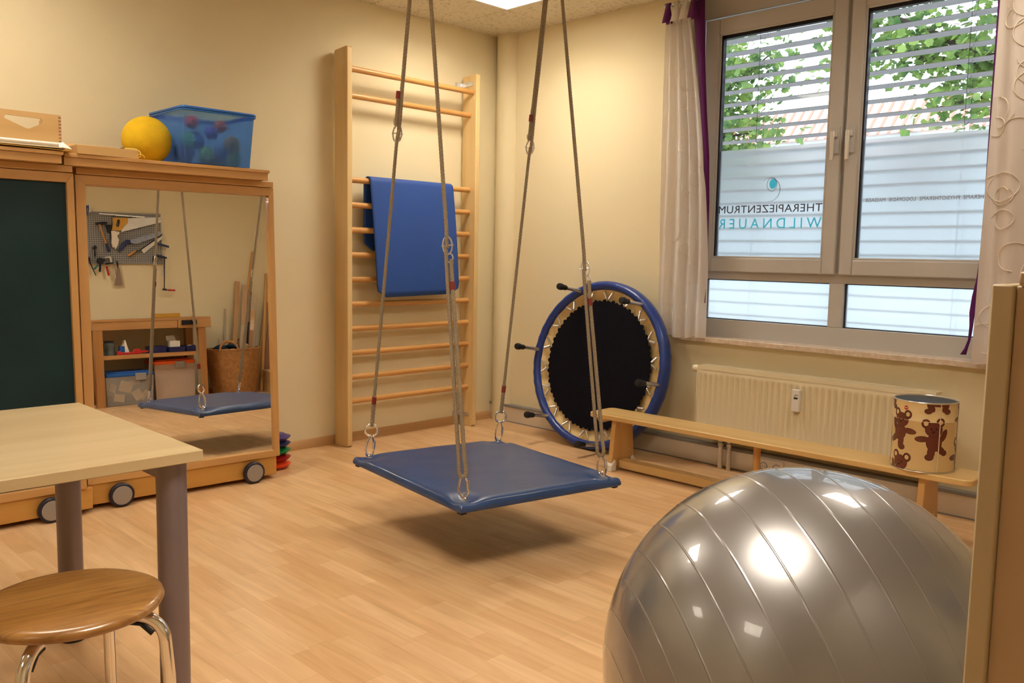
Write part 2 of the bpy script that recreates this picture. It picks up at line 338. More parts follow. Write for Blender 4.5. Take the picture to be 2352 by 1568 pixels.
# external venetian blinds
SL0, SLP = 1.803+.0698*10, .0698
M_slat = mat('silver_slat', (.45, .46, .48), rough=.45, metal=.1, var=.02); M_cord = mat('dark_cord', (.03, .03, .035), rough=.7)
for y0, y1, cy, lb in ((-1.50, -2.385, -1.86, 'silver outdoor blind behind the left casement of the window'), (-2.395, -3.32, -2.93, 'silver outdoor blind behind the right casement of the window')):
    t = thing('venetian_blind', lb, 'blind', (.23, (y0+y1)/2, WZ0), group='outdoor blinds')
    prof = []
    for i in range(7):
        u = -1+2*i/6; prof.append((u*.038, .004*(1-u*u)*1.6))
    prof = prof+[(p[0], p[1]-.0025) for p in prof[::-1]]
    ca, sa_ = math.cos(math.radians(-4)), math.sin(math.radians(-4)); z = SL0; k = 0
    while z > .75:
        MB().prism(prof, y0, y1, lambda u, v, tt: Vector((.225+u*ca-v*sa_, tt, z+u*sa_+v*ca))).build('slat', M_slat, t, ang=60); z -= SLP; k += 1
    MB().box(.205, .245, y1, y0, .71, .735).build('bottom_rail', M_slat, t)
    c = MB()
    for yy in (cy, cy-.02*0-.33 if cy < -2.5 and False else cy):
        c.tube([(.187, yy, 2.6), (.187, yy, .73)], .0012, 5).tube([(.263, yy, 2.6), (.263, yy, .73)], .0012, 5)
        zz = SL0
        while zz > .75: c.tube([(.187, yy, zz-.018), (.225, yy, zz-.012), (.263, yy, zz+.014)], .001, 4); zz -= SLP
        break
    c.build('cord', M_cord, t)
    c = MB().box(.215, .235, y0-.01, y0+.006, .7, 2.6).box(.215, .235, y1-.006, y1+.01, .7, 2.6); c.build('guide_rail', M_slat, t)

# ================================================================== WALL BARS
t = thing('wall_bars', 'tall pale wooden wall bars with twelve rungs fixed to the cream wall', 'wall bars', (-.82, -.1, 0))
for x0, x1 in ((-1.332, -1.298), (-.346, -.313)):
    m = MB(); m.prism([(-.022, 0), (-.14, 0), (-.154, .012), (-.154, 2.292), (-.147, 2.30), (-.03, 2.292), (-.022, 2.28)], x0, x1, lambda u, v, tt: Vector((tt, u, v)))
    p = m.build('upright', M_pine, t, bevel=.003)
    if x0 < -1:
        for zz in (.09, 2.21): MB().cyl((x0-.003, -.11, zz), (x0+.004, -.11, zz), .006).build('bolt', M_steel, p)
for i, (z, y) in enumerate([(2.183, -.122), (2.040, -.092)]+[(1.562-.1445*k, -.092) for k in range(10)]):
    MB().lathe([(.0165, 0), (.0172, .03), (.0172, .93), (.0165, .952)], (-1.298, y, z), (1, 0, 0), n=16).build('rung', M_rung, t)
for z in (.075, 2.24):
    for xx, sg in ((-.346, -1), (-1.298, 1)):
        b = MB(); b.box(min(xx, xx+sg*.003), max(xx, xx+sg*.003), -.118, 0, z-.015, z+.015).box(min(xx, xx+sg*.045), max(xx, xx+sg*.045), -.003, 0, z-.015, z+.015)
        b.cyl((xx+sg*.002, -.098, z), (xx+sg*.006, -.098, z), .005); b.build('bracket', M_steel, t)

# blue foam mat folded over a rung
M_mat = mat('blue_foam', (.018, .075, .34), rough=.55, var=.10, scale=3, bump=.05, bscale=300)
def mat_sheet():
    cols = 40; prof = []
    # path from the back hem, up over the rung, down to the front hem: (y, z)
    for i in range(10): prof.append((-.055-.002*i/9, 1.155+.40*i/9))
    for i in range(9):
        a = PI*i/8; prof.append((-.092+.026*math.cos(a)*1.0-.0, 1.560+.027*math.sin(a)+.0))
    for i in range(1, 20):
        u = i/19; prof.append((-.120-.040*math.sin(u*1.5), 1.556-.672*u))
    L = [0]
    for i in range(1, len(prof)): L.append(L[-1]+math.dist(prof[i], prof[i-1]))
    tot = L[-1]; vs = []; fs = []; n = len(prof)
    x0, x1 = -1.150, -.510
    # width narrows at both hems to form rounded corners
    for i, (y, z) in enumerate(prof):
        d = min(L[i], tot-L[i]); r = .065; ins = r-math.sqrt(max(0, r*r-(r-d)**2)) if d < r else 0
        sk = .035*max(0, (L[i]-L[12])/tot)
        for j in range(cols+1):
            u = j/cols; xx = (x0+ins)+(x1-x0-2*ins)*u
            vs.append(Vector((xx+sk*1.2, y, z+(-.006+.012*u if i > 18 else 0))))
    for i in range(n-1):
        for j in range(cols):
            a = i*(cols+1)+j; fs.append((a, a+1, a+cols+2, a+cols+1))
    b = MB(); b.v = vs; b.f = fs; b.m = [0]*len(fs); return b
# finer profile rows near the hems come from the subdivision of the ends
o = mat_sheet().build('exercise_mat', M_mat, solid=.009, ang=80)
origin(o, (-.83, -.09, 1.56)); tag(o, 'folded blue foam exercise mat hanging over a rung of the wall bars', 'mat')

# ================================================================== PLATFORM SWING
S1, S2 = Vector((-2.072, -1.730, 2.60)), Vector((-1.349, -1.739, 2.60))
PC = [Vector((-2.098, -1.325)), Vector((-2.228, -2.165)), Vector((-1.508, -2.305)), Vector((-1.372, -1.478))]   # wall-left, near, right, back
AN = [Vector((-2.034, -1.337, .288)), Vector((-2.184, -2.115, .288)), Vector((-1.519, -2.246, .288)), Vector((-1.362, -1.485, .288))]
ACT = sum((p for p in PC), Vector((0, 0)))/4
AN = [Vector((p.x, p.y, .288)) + (Vector((ACT.x, ACT.y, .288))-Vector((p.x, p.y, .288))).normalized()*.075 for p in PC]
sw = thing('platform_swing', 'square blue padded platform swing hanging on four hemp ropes', 'swing', (ACT.x, ACT.y, .25))
M_vinyl = mat('blue_vinyl', (.022, .062, .19), rough=.36, var=.16, scale=7, bump=.12, bscale=35, coat=.15)
def platform():
    N = 44; vs = []; fs = []
    def P2(u, v): return PC[0]*(1-u)*(1-v)+PC[1]*u*(1-v)+PC[2]*u*v+PC[3]*(1-u)*v
    def dimple(p):
        d = min((p-a.to_2d()).length for a in AN); return math.exp(-(d/.04)**2)
    g = [0, .006, .015, .03, .05]+[.05+.9*i/(N-8) for i in range(1, N-8)]+[.95, .97, .985, .994, 1]
    n = len(g)
    for s_ in (1, -1):
        for u in g:
            for v in g:
                p = P2(u, v); e = min(u, 1-u, v, 1-v)*.8; h = min(1, e/.03); rise = math.sqrt(max(0, 1-(1-h)**2))
                z = (.262+.024*rise-.024*dimple(p) + .0015*noise.noise(Vector((p.x*9, p.y*9, 0)))) if s_ > 0 else (.250-.008*rise)
                vs.append(Vector((p.x, p.y, z)))
    for s_ in (0, 1):
        o = s_*n*n
        for i in range(n-1):
            for j in range(n-1):
                a = o+i*n+j; q = (a, a+n, a+n+1, a+1); fs.append(q if s_ == 0 else q[::-1])
    bd = [(i, 0) for i in range(n)]+[(n-1, j) for j in range(1, n)]+[(i, n-1) for i in range(n-2, -1, -1)]+[(0, j) for j in range(n-2, 0, -1)]
    for k in range(len(bd)):
        a = bd[k][0]*n+bd[k][1]; q = bd[(k+1) % len(bd)]; b = q[0]*n+q[1]; fs.append((a, b, b+n*n, a+n*n))
    m = MB(); m.v = vs; m.f = fs; m.m = [0]*len(fs); return m
pl = platform().build('platform', M_vinyl, sw, ang=60)
for c in PC:
    q = c+(ACT-c).normalized()*.03; MB().box(q.x-.012, q.x+.012, q.y-.012, q.y+.012, .238, .246).build('corner_plate', M_rubber, pl)
def rope(pts, r=.0068, pitch=.042, step=.006, mbd=None):
    # three twisted strands along a polyline
    m = mbd or MB(); L = [0]
    for i in range(1, len(pts)): L.append(L[-1]+(pts[i]-pts[i-1]).length)
    k = max(2, int(L[-1]/step)); path = []
    for i in range(k+1):
        d = L[-1]*i/k; j = 0
        while j < len(L)-2 and L[j+1] < d: j += 1
        path.append(pts[j].lerp(pts[j+1], (d-L[j])/(L[j+1]-L[j])))
    n = 12; vs = []; T = None; u = None
    for i, p in enumerate(path):
        T = (path[min(i+1, k)]-path[max(i-1, 0)]).normalized()
        if u is None: u = T.orthogonal().normalized()
        u = (u-T*u.dot(T)).normalized(); w_ = T.cross(u); ph = 2*PI*(L[-1]*i/k)/(pitch*1.0)
        for q in range(n):
            a = 2*PI*q/n; rr = r*(.80+.26*abs(math.cos(1.5*(a-ph/1.0))))
            vs.append(p+(u*math.cos(a)+w_*math.sin(a))*rr)
    fs = [(i*n+q, i*n+(q+1) % n, (i+1)*n+(q+1) % n, (i+1)*n+q) for i in range(k) for q in range(n)]+[tuple(range(n))[::-1], tuple(range(k*n, (k+1)*n))]
    return m.add(vs, fs)
def loop(c, a, b, ra, rb, r, n=28, egg=0):
    return [c+a*(ra*math.cos(2*PI*i/n)*(1+egg*math.sin(2*PI*i/n)))+b*(rb*math.sin(2*PI*i/n)) for i in range(n)]
def carabiner(par, base, up, side, L=.078, wdt=.017):
    m = MB(); c = base+up*(L*.5); m.tube(loop(c, side, up, wdt, L*.5, 0, egg=-.28), .0042, 8, closed=True)
    g = c+side*(wdt*1.0); m.cyl(g+up*(-.012), g+up*.02, .0062, 10)
    e = MB(); e.lathe([(.010, -.002), (.010, .004), (.006, .007)], base-up*.006, up, n=14); s2 = up.cross(side)
    e.tube(loop(base+up*.006, s2, up, .008, .010, 0, 14), .0035, 7, closed=True)
    cb = m.build('carabiner', M_chrome, par); e.build('eye_bolt', M_chrome, par); return cb
RP = [  # kind, adjuster height, red tape height, ring or not, doubled below
    ('L', 1.61, 1.755, True), ('N', 1.175, 1.03, False), ('R', 1.095, .960, False), ('B', 1.62, 1.745, True)]
for k, (nm, za, zr, hasring) in enumerate(RP):
    A = AN[k]; S = S1 if k < 2 else S2; up = (S-A).normalized(); toc = (co.location if False else Vector((-4.17, -4.35, 1.1)))-A
    side = Vector((.80, -.60, 0)) if k in (0, 3) else Vector((.55, -.83, 0)); side = (side-up*side.dot(up)).normalized(); dep = up.cross(side)
    at = lambda z: A+(S-A)*((z-A.z)/(S.z-A.z))
    r_ = MB()
    if hasring:
        rope([at(.418), at(.55)], r=.0088, pitch=.05, mbd=r_); rope([at(.52), at(za-.03), at(za)+side*.002], mbd=r_)
        rope([at(za+.03)-side*.008, at(zr)-side*.009, at(zr+.05)-side*.007, S+Vector((-.008, 0, 0))] if k == 3 else [at(za+.03)-side*.008, at(zr-.02)-side*.008, at(zr+.015)-side*.009], r=.0075 if k == 0 else .0066, mbd=r_)
        rope([at(za-.02)+side*.004, at(za+.05)+side*.005, at(zr+.03)+side*.003, S-Vector((0, 0, .03))], r=.0078 if k == 0 else .0068, mbd=r_)
    else:
        rope([at(.352)-side*.004, at(.372)-side*.013, at(.42)-side*.011, at(zr)-side*.0085, at(za)-side*.007], r=.0075, mbd=r_)
        rope([at(.352)+side*.004, at(.372)+side*.013, at(.42)+side*.011, at(zr)+side*.0085, at(za-.07)+side*.010, at(za-.05)+side*.012], r=.0078, mbd=r_)
        rope([at(za-.01)-side*.003, at(za+.06), S-Vector((0, 0, .03))], r=.0075, mbd=r_)
    rp = r_.build('rope', M_rope, sw, ang=80)
    if hasring:
        rg = MB(); rg.tube(loop(at(.400), side, up, .026, .026, 0, 32), .0048, 9, closed=True); rg.build('steel_ring', M_chrome, rp)
        carabiner(rp, A-up*.004, up, (side*.9+dep*.45).normalized(), .093, .018)
        MB().cyl(at(.515), at(.545), .0098, 14).build('red_tape', M_red, rp)
    else:
        carabiner(rp, A-up*.004, up, side)
    MB().cyl(at(zr-.014)+side*(.0085 if not hasring else -.009), at(zr+.014)+side*(.0085 if not hasring else -.009), .0098, 14).build('red_tape', M_red, rp)
    ad = MB(); sg = -1 if hasring else 1
    ad.tube(loop(at(za), side, up, .017, .032, 0, 26), .0032, 8, closed=True); ad.tube(loop(at(za-sg*.045)+side*.005*sg, side, up, .012, .016, 0, 20), .0030, 8, closed=True)
    ad.cyl(at(za)-side*.022, at(za)+side*.022, .0026, 8); ad.build('rope_adjuster', M_steel, rp)
    h = MB(); h.tube(loop(S+Vector((0, 0, -.012)), Vector((1, 0, 0)), Vector((0, 0, 1)), .018, .018, 0, 18), .004, 8, closed=True); h.build('ceiling_eye', M_steel, rp)

# ================================================================== TRAMPOLINE
tc = Vector((-.205, -1.100, .500)); e2 = Vector((.16, 0, .99)).normalized(); e1 = Vector((0, -1, 0)); nn = Vector((-.99, 0, .16)).normalized()
tr = thing('trampoline', 'small round blue trampoline tipped on its edge against the wall, legs outward', 'trampoline', (tc.x, tc.y, 0))
M_pad = mat('blue_pad_vinyl', (.012, .045, .26), rough=.34, var=.2, scale=12, bump=.35, bscale=70, coat=.2)
M_lin = mat('cream_pad_lining', (.72, .55, .27), rough=.5, col2=(.58, .42, .17), scale=14, bump=.5, bscale=40)
M_mesh = mat('black_jumping_mat', (.004, .004, .009), rough=.8, var=.3, scale=30, spec=.15)
a_ = lambda r, d, n_=0.: tc+(e1*math.cos(d)+e2*math.sin(d))*r+nn*n_
m = MB(); m.lathe([(.452, .004), (.460, .024), (.478, .034), (.496, .026), (.506, .004), (.504, -.03), (.488, -.046), (.46, -.048), (.40, -.044), (.40, -.040), (.452, -.030)], tc, nn, n=96, closed=True, e1=e1)
for q in m.v:
    d = q-tc; a = math.atan2(d.dot(e2), d.dot(e1)); q += nn*.0022*math.sin(a*46+math.sin(a*7)*2)
m.build('pad_cover', M_pad, tr, ang=80)
m = MB(); m.lathe([(.355, -.028), (.40, -.018), (.43, -.006), (.452, .004), (.452, -.01), (.36, -.036)], tc, nn, n=120, closed=True, e1=e1)
for q in m.v:
    d = q-tc; a = math.atan2(d.dot(e2), d.dot(e1)); rr = d.dot(nn*0+e1)**2+d.dot(e2)**2; q += nn*.010*noise.noise(Vector((math.cos(a)*9, math.sin(a)*9, 3)))
m.build('pad_lining', M_lin, tr, ang=80)
# frame tube
MB().tube([a_(.466, 2*PI*i/72, .0) for i in range(72)], .012, 8, closed=True).build('frame_ring', M_steel, tr)
# jumping mat with notched edge
pts = []
for i in range(216):
    k = i % 6; a = 2*PI*i/216; pts.append((.395 if k in (0, 1) else .382 if k in (2, 5) else .390+.004*((i*7) % 3-1), a))
m = MB(); m.prism([(r*math.cos(a), r*math.sin(a)) for r, a in pts], -.0015, .0015, lambda u, v, tt: tc+e1*u+e2*v+nn*(.003+tt)); m.build('jumping_mat', M_mesh, tr, ang=30)
for i in range(18):
    a = 2*PI*(i+.35)/18
    for sg in (-1, 1):
        s = MB(); p0 = a_(.391, a+sg*.012, .006); p1 = a_(.398, a+sg*.02, .009); p2 = a_(.436, a+sg*.075, .012); p3 = a_(.452, a+sg*.085, .006)
        s.tube([p0, p1], .0022, 6); q = [p1.lerp(p2, j/24) for j in range(25)]
        s.tube(q, [.0068 if j % 2 else .0056 for j in range(25)], 8); s.tube([p2, p3], .0022, 6); s.build('spring', M_steel, tr)
for dy, dz in ((-.19, .44), (-.51, .055), (-.355, -.395), (.29, .375), (.475, -.065), (.105, -.455)):
    ang_ = math.atan2(dz, dy); b = a_(.474, ang_, .02)
    lg_ = MB(); lg_.cyl(b, b+nn*.165, .0115, 16); L_ = lg_.build('leg', M_steel, tr)
    kb = MB(); kb.lathe([(.013, 0), (.016, .008), (.0165, .03), (.0205, .046), (.0205, .062), (.017, .070), (0, .072)], b+nn*.135, nn, n=18); kb.build('rubber_foot', M_rubber, L_)

# ================================================================== BENCH
bn = thing('gym_bench', 'long low birch balance bench standing in front of the radiator', 'bench', (-.485, -2.3, 0))
ol = [(u, v) for u, v in rrect(.21, 1.94, .035)]
MB().prism(ol, .276, .302, lambda u, v, tt: Vector((-.486+u, -2.33+v, tt))).build('seat_board', M_birchy, bn, bevel=.004)
for y in (-1.515, -3.105):
    m = MB(); m.prism([(-.10, .022), (.10, .022), (.072, .276), (-.072, .276)], y-.014, y+.014, lambda u, v, tt: Vector((-.486+u, tt, v))); L_ = m.build('end_support', M_birchz, bn, bevel=.003)
    for sx in (-1, 1):
        f = MB(); f.prism([(0, 0), (.042, 0), (.042, .03), (.012, .062), (0, .05)], y-.022, y+.022, lambda u, v, tt: Vector((-.486+sx*(.068+u), tt, v))); f.build('plastic_shoe', M_white, L_, bevel=.003)
    m = MB()
    for zz, xx in ((.245, -.03), (.06, -.03), (.10, .05)): m.cyl((-.486+xx, y-.0155, zz), (-.486+xx, y-.012, zz), .004, 10)
    m.build('screw', M_steel, L_)
MB().box(-.530, -.462, -3.09, -1.53, .012, .055).build('stretcher', M_birchy, bn, bevel=.003)
MB().cyl((-.486, -2.325, .055), (-.486, -2.325, .276), .017, 18).build('centre_post', M_rung, bn)
m = MB(); m.prism([(-1.385, .276), (-1.445, .276), (-1.44, .262), (-1.42, .244), (-1.40, .243), (-1.388, .258)], -.545, -.43, lambda u, v, tt: Vector((tt, u, v))); m.build('hanging_hook', M_birchy, bn, bevel=.004)

# ================================================================== WASTE BIN with bear print
BX, BY, BZ, BR, BH = -.485, -3.075, .303, .121, .285
bi = thing('waste_bin', 'cream tin bin with brown bear pattern standing on the bench end', 'bin', (BX, BY, BZ))
M_tin = mat('cream_tin', (.74, .56, .28), rough=.3, var=.02, scale=3, coat=.4); M_inner = mat('black_tin_inside', (.02, .022, .028), rough=.5)
M_brown = mat('brown_print', (.15, .035, .02), rough=.35, var=.1, coat=.3); M_line = mat('dark_print_outline', (.02, .008, .012), rough=.4)
MB().lathe([(0, .004), (BR-.002, .004), (BR, .006), (BR, .205), (BR+.0016, .207), (BR, .209), (BR, BH-.004), (BR-.003, BH-.004), (BR-.003, .008), (0, .008)], (BX, BY, BZ), n=64).build('body', M_tin, bi)
MB().lathe([(0, .0085), (BR-.0034, .0085), (BR-.0034, BH-.006)], (BX, BY, BZ), n=64).build('inside', M_inner, bi)
m = MB()
for z in (BH-.002, .002): m.tube([(BX+math.cos(2*PI*i/64)*BR, BY+math.sin(2*PI*i/64)*BR, BZ+z) for i in range(64)], .0026, 8, closed=True)
m.build('rim', M_steel, bi)
va = math.atan2(-4.35-BY, -4.17-BX)     # direction towards the room
bear = MB()
def blob(u0, v0, ru, rv, rot, mi, lift):   # ellipse on the tin; u along the circumference (m), v height
    n = 22; vs = []; 
    for rr in (0, .5, 1):
        for i in range(n):
            a = 2*PI*i/n; x, y = ru*rr*math.cos(a), rv*rr*math.sin(a)
            u = u0+x*math.cos(rot)-y*math.sin(rot); v = min(max(v0+x*math.sin(rot)+y*math.cos(rot), .005), BH-.006)
            an = va+u/BR; vs.append(Vector((BX+math.cos(an)*(BR+lift), BY+math.sin(an)*(BR+lift), BZ+v)))
    fs = [(k*n+i, k*n+(i+1) % n, (k+1)*n+(i+1) % n, (k+1)*n+i) for k in range(2) for i in range(n)]
    bear.add(vs, fs, mi)
def draw_bear(u, v, s, rot=0, flip=1):
    parts = [(0, -.062, .034, .040, 0), (0, -.005, .0, .0, 0), (-.052*flip, -.045, .030, .0125, .02), (.045*flip, -.030, .012, .030, -.45*flip), (-.014*flip, -.108, .015, .030, -.1), (.030*flip, -.098, .014, .026, .75*flip), (-.022*flip, -.130, .018, .014, 0), (.046*flip, -.112, .013, .012, 0)]
    head = [(0, 0, .037, .033, 0)]; ears = [(-.034, .028, .018, .020, 0), (.030, .032, .018, .020, 0)]
    def P(q, mi, lift, grow=0.):
        x, y, ru, rv, ro = q
        if ru == 0: return
        c, sn = math.cos(rot), math.sin(rot); blob(u+s*(x*c-y*sn), v+s*(x*sn+y*c), s*ru+grow, s*rv+grow, rot+ro, mi, lift)
    for q in parts+ears: P(q, 1, .0003, .0016)
    for q in parts: P(q, 0, .0006)
    for q in head: P(q, 1, .0008, .0016)
    for q in ears: P(q, 0, .0007); P((q[0], q[1]+.001, .010, .011, 0), 2, .0009)
    for q in head: P(q, 0, .0011)
    for q in [(-.012, .004, .0035, .006, 0), (.010, .002, .0035, .006, 0), (-.003, -.012, .0065, .005, 0)]: P(q, 1, .0014)
for (u, v, s, r, f) in ((.036, .178, .86, .06, 1), (-.094, .205, .84, -.12, -1), (-.090, .030, .86, -.15, -1), (.050, .4, .9, 0, 1), (.185, .10, .86, 0, 1), (.20, .25, .8, 0, 1), (-.22, .12, .86, 0, 1), (.31, .17, .86, 0, 1), (-.18, .4, .9, 0, 1)):
    if v < .33: draw_bear(u, v, s, r, f)
    else:
        for uu, ru in ((-.030, .35), (.028, -.35)): blob(u+uu, .268, .012, .022, ru*1.6, 1, .0003); blob(u+uu, .268, .0105, .0205, ru*1.6, 0, .0006); blob(u+uu*1.3, .251, .015, .011, 0, 1, .0004); blob(u+uu*1.3, .251, .0135, .0095, 0, 0, .0007)
        blob(u, .279, .034, .009, 0, 0, .0008)
bear.build('bear_print', [M_brown, M_line, M_tin], bi, ang=80)
m = MB(); an = va+.052/BR*.0-.030/BR
sx_, sy_ = BX+math.cos(va+.035/BR)*(BR+.001), BY+math.sin(va+.035/BR)*(BR+.001)
m.box(BX+math.cos(va+.058/BR)*(BR+.001)-.0015, BX+math.cos(va+.058/BR)*(BR+.001)+.0015, BY+math.sin(va+.058/BR)*(BR+.001)-.0015, BY+math.sin(va+.058/BR)*(BR+.001)+.0015, BZ+.004, BZ+BH-.004); m.build('seam', M_steel, bi)
aa = va-.075/BR; c_ = Vector((BX+math.cos(aa)*(BR+.0005), BY+math.sin(aa)*(BR+.0005), BZ+.256)); ax_ = Vector((math.cos(aa), math.sin(aa), 0))
st = MB().cyl(c_, c_+ax_*.001, .0085, 20).build('sticker', mat('red_sticker', (.55, .02, .02), rough=.4), bi)
tt_ = ax_.cross(Vector((0, 0, 1))); MB().prism([(-.006, -.0012), (.006, -.0002), (.006, .0022), (-.006, .0012)], .001, .0014, lambda u, v, q: c_+tt_*u+Vector((0, 0, v))+ax_*q).build('sticker_band', M_white, st)

# ================================================================== RADIATOR
M_rad = mat('cream_radiator_enamel', (.80, .71, .50), rough=.32, var=.02, scale=3, coat=.25)
rd = thing('radiator', 'cream ribbed panel radiator on the wall below the window', 'radiator', (-.08, -2.37, .16))
ya, yb, z0, z1 = -1.745, -2.985, .168, .545
m = MB(); vs = []; fs = []; per = 37; n = per*8; zs = [(z0, 0), (z0+.012, 0), (z0+.03, 1), (z1-.045, 1), (z1-.028, 0), (z1-.004, 0), (z1, -.4)]
for i in range(n+1):
    y = ya+(yb-ya)*i/n; ph = (i % 8)/8; rib = .5+.5*math.cos(2*PI*ph)
    for z, k in zs: vs.append(Vector((-.122+(.0085*(1-rib) if k == 1 else (.004 if k < 0 else 0)), y, z)))
q = len(zs)
for i in range(n):
    for j in range(q-1): fs.append((i*q+j, i*q+j+1, (i+1)*q+j+1, (i+1)*q+j))
m.add(vs, fs); m.build('front_panel', M_rad, rd, ang=50, solid=.002)
MB().box(-.056, -.046, yb, ya, z0, z1).build('rear_panel', M_rad, rd, bevel=.003)
m = MB(); m.box(-.125, -.118, yb, ya, z1-.004, z1+.018).box(-.05, -.043, yb, ya, z1-.004, z1+.018)
for i in range(156):
    y = ya-.01+(yb-ya+.02)*i/155; m.box(-.118, -.05, y-.0022, y+.0022, z1+.008, z1+.016)
m.box(-.087, -.081, yb, ya, z1+.006, z1+.0165); m.build('top_grille', M_rad, rd, smooth=False)
for yy, s in ((ya, 1), (yb, -1)):
    m = MB(); m.box(-.125, -.043, min(yy, yy+s*.004), max(yy, yy+s*.004), z0, z1+.019); m.build('side_cover', M_rad, rd, bevel=.003)
MB().box(-.106, -.06, yb+.02, ya-.02, z0+.02, z1-.02).build('convector_fins', mat('dark_convector', (.3, .26, .2), rough=.6), rd)
MB().lathe([(.008, 0), (.010, .01), (.019, .012), (.021, .03), (.019, .048), (.010, .052)], (-.085, ya+.002, z1-.008), (0, 1, 0), n=20).build('valve_knob', M_rad, rd)
d = MB().prism(rrect(.040, .112, .005), -.150, -.122, lambda u, v, tt: Vector((tt, -2.335+u, .443+v))).build('heat_meter', M_white, rd, bevel=.003)
MB().box(-.1515, -.150, -2.348, -2.328, .452, .461).build('display', M_gask, d)
MB().box(-.1515, -.150, -2.335, -2.330, .466, .470).build('sensor', M_gask, d)
MB().box(-.151, -.150, -2.349, -2.334, .471, .475).build('meter_mark', M_inkl, d)
for dy in (0, .052):
    p = MB(); y = -1.885-dy; p.cyl((-.085, y, .03), (-.085, y, .135), .011, 14).tube([(-.085, y, .0), (-.085, y, .03)], .012, 14); P_ = p.build('pipe', M_duct, rd)
    v = MB(); v.lathe([(.012, 0), (.016, .004), (.016, .02), (.012, .024), (.015, .03), (.015, .042)], (-.085, y, .126), (0, 0, 1), n=12); v.build('valve_body', M_steel, P_)
for yy in (-1.95, -2.8): MB().box(-.046, -.001, yy-.012, yy+.012, .2, .5).build('wall_bracket', M_steel, rd)
# wall socket set low on the duct behind the bench
so = thing('power_socket', 'white double power socket low on the duct behind the bench', 'socket', (-.045, -2.165, .055))
MB().prism(rrect(.15, .078, .006), -.052, -.042, lambda u, v, tt: Vector((tt, -2.165+u, .055+v))).build('cover_plate', M_duct, so, bevel=.002)
for dy in (-.037, .037):
    m = MB(); m.tube([(-.053, -2.165+dy+.02*math.cos(2*PI*i/20), .055+.02*math.sin(2*PI*i/20)) for i in range(20)], .002, 6, closed=True); m.cyl((-.0525, -2.165+dy-.008, .055), (-.0515, -2.165+dy-.008, .055), .003, 8).cyl((-.0525, -2.165+dy+.008, .055), (-.0515, -2.165+dy+.008, .055), .003, 8); m.build('outlet', M_inkl, so)

# ================================================================== CURTAINS
M_cur = cloth_mat('cream_pink_voile', (.86, .81, .77), .35); M_cur2 = cloth_mat('beige_rose_cloth', (.78, .69, .62), .2); M_pur = cloth_mat('purple_voile', (.14, .01, .15), .35)
M_emb = mat('cream_embroidery', (.85, .76, .62), rough=.6)
rodt = thing('curtain_rod', 'thin metal curtain rod above the window', 'curtain rod', (-.09, -2.5, 2.53))
MB().cyl((-.09, -3.95, 2.535), (-.09, -1.425, 2.535), .006, 12).build('rod', M_steel, rodt)
for y in (-1.45, -3.9): MB().cyl((-.09, y, 2.535), (0, y, 2.535), .004, 8).build('rod_bracket', M_steel, rodt)
MB().sphere((-.09, -1.42, 2.535), .010, 12, 8).build('finial', M_steel, rodt)
def curtain(name, label, ya_, yb_, z0_, z1_, folds, amp, M, edge=None, seed=1, bulge=0., xc=-.09, taper=False):
    t = thing(name, label, 'curtain', (xc, (ya_+yb_)/2, z0_)); nx, nz_ = folds*10, 40
    def X(u, v):  # v 0 bottom .. 1 top
        return xc+amp*(.75+.35*(1-v))*math.sin(2*PI*(folds*u+.13*math.sin(3*v+seed)+.1*math.sin(9*u)))
    def Y(u, v):
        if taper: return ya_+(yb_+.165*max(0, (v-.18)/.82)**1.7-ya_)*u
        sp = ya_+(yb_-ya_)*u; mid = (ya_+yb_)/2; k = 1-.12*math.sin(PI*min(1, v*1.05))*0+bulge*math.exp(-((v-.12)/.25)**2)
        return mid+(sp-mid)*k
    vs = [Vector((X(i/nx, j/nz_), Y(i/nx, j/nz_), z0_+(z1_-z0_)*j/nz_+.006*math.sin(9*i/nx))) for i in range(nx+1) for j in range(nz_+1)]
    fs = [(i*(nz_+1)+j, i*(nz_+1)+j+1, (i+1)*(nz_+1)+j+1, (i+1)*(nz_+1)+j) for i in range(nx) for j in range(nz_)]
    MB().add(vs, fs).build('panel', M, t, ang=180)
    return t, X, Y
t, X, Y = curtain('curtain', 'sheer cream curtain with purple edging left of the window', -1.412, -1.735, .700, 2.46, 4, .020, M_cur, seed=2, xc=-.058, taper=True)
e = MB(); rr_ = random.Random(3)
for k in range(17):
    u = rr_.uniform(.06, .9); v0 = .05+.88*k/17+rr_.uniform(-.02, .02); r = rr_.uniform(.03, .055); a0 = rr_.uniform(0, 6)
    pts = [(u*.323+r*math.cos(a0+i*.24), v0*1.76+r*1.25*math.sin(a0+i*.24)) for i in range(24)]
    pts = [(p[0]/.323, p[1]/1.76) for p in pts if .01 < p[0]/.323 < .99 and .01 < p[1]/1.76 < .99]
    if len(pts) > 5: e.tube([(X(a, b)-.0035, Y(a, b), .700+1.76*b) for a, b in pts], .0013, 5)
e.build('embroidery', M_emb, t)
for k in range(4):
    yy = -1.44-.055*k; m = MB()
    for s in (-1, 1): m.add([Vector((-.09+s*.009, yy-.016+.01*s, 2.545)), Vector((-.09+s*.009, yy+.016+.01*s, 2.545)), Vector((-.09+s*.02, yy+.024, 2.44)), Vector((-.09+s*.02, yy-.020, 2.44))], [(0, 1, 2, 3)])
    m.add([Vector((-.099, yy-.016, 2.545)), Vector((-.099, yy+.016, 2.545)), Vector((-.081, yy+.016, 2.545)), Vector((-.081, yy-.016, 2.545))], [(0, 1, 2, 3)])
    m.build('hanging_tab', M_pur if k in (0, 3) else M_cur, t, solid=.001)
m = MB(); vs = []; fs = []; ed = [(2.56, -1.572, .075), (2.46, -1.586, .068), (2.2, -1.625, .048), (1.95, -1.660, .036), (1.7, -1.690, .030), (1.45, -1.702, .025), (1.2, -1.708, .02), (.9, -1.712, .018)]
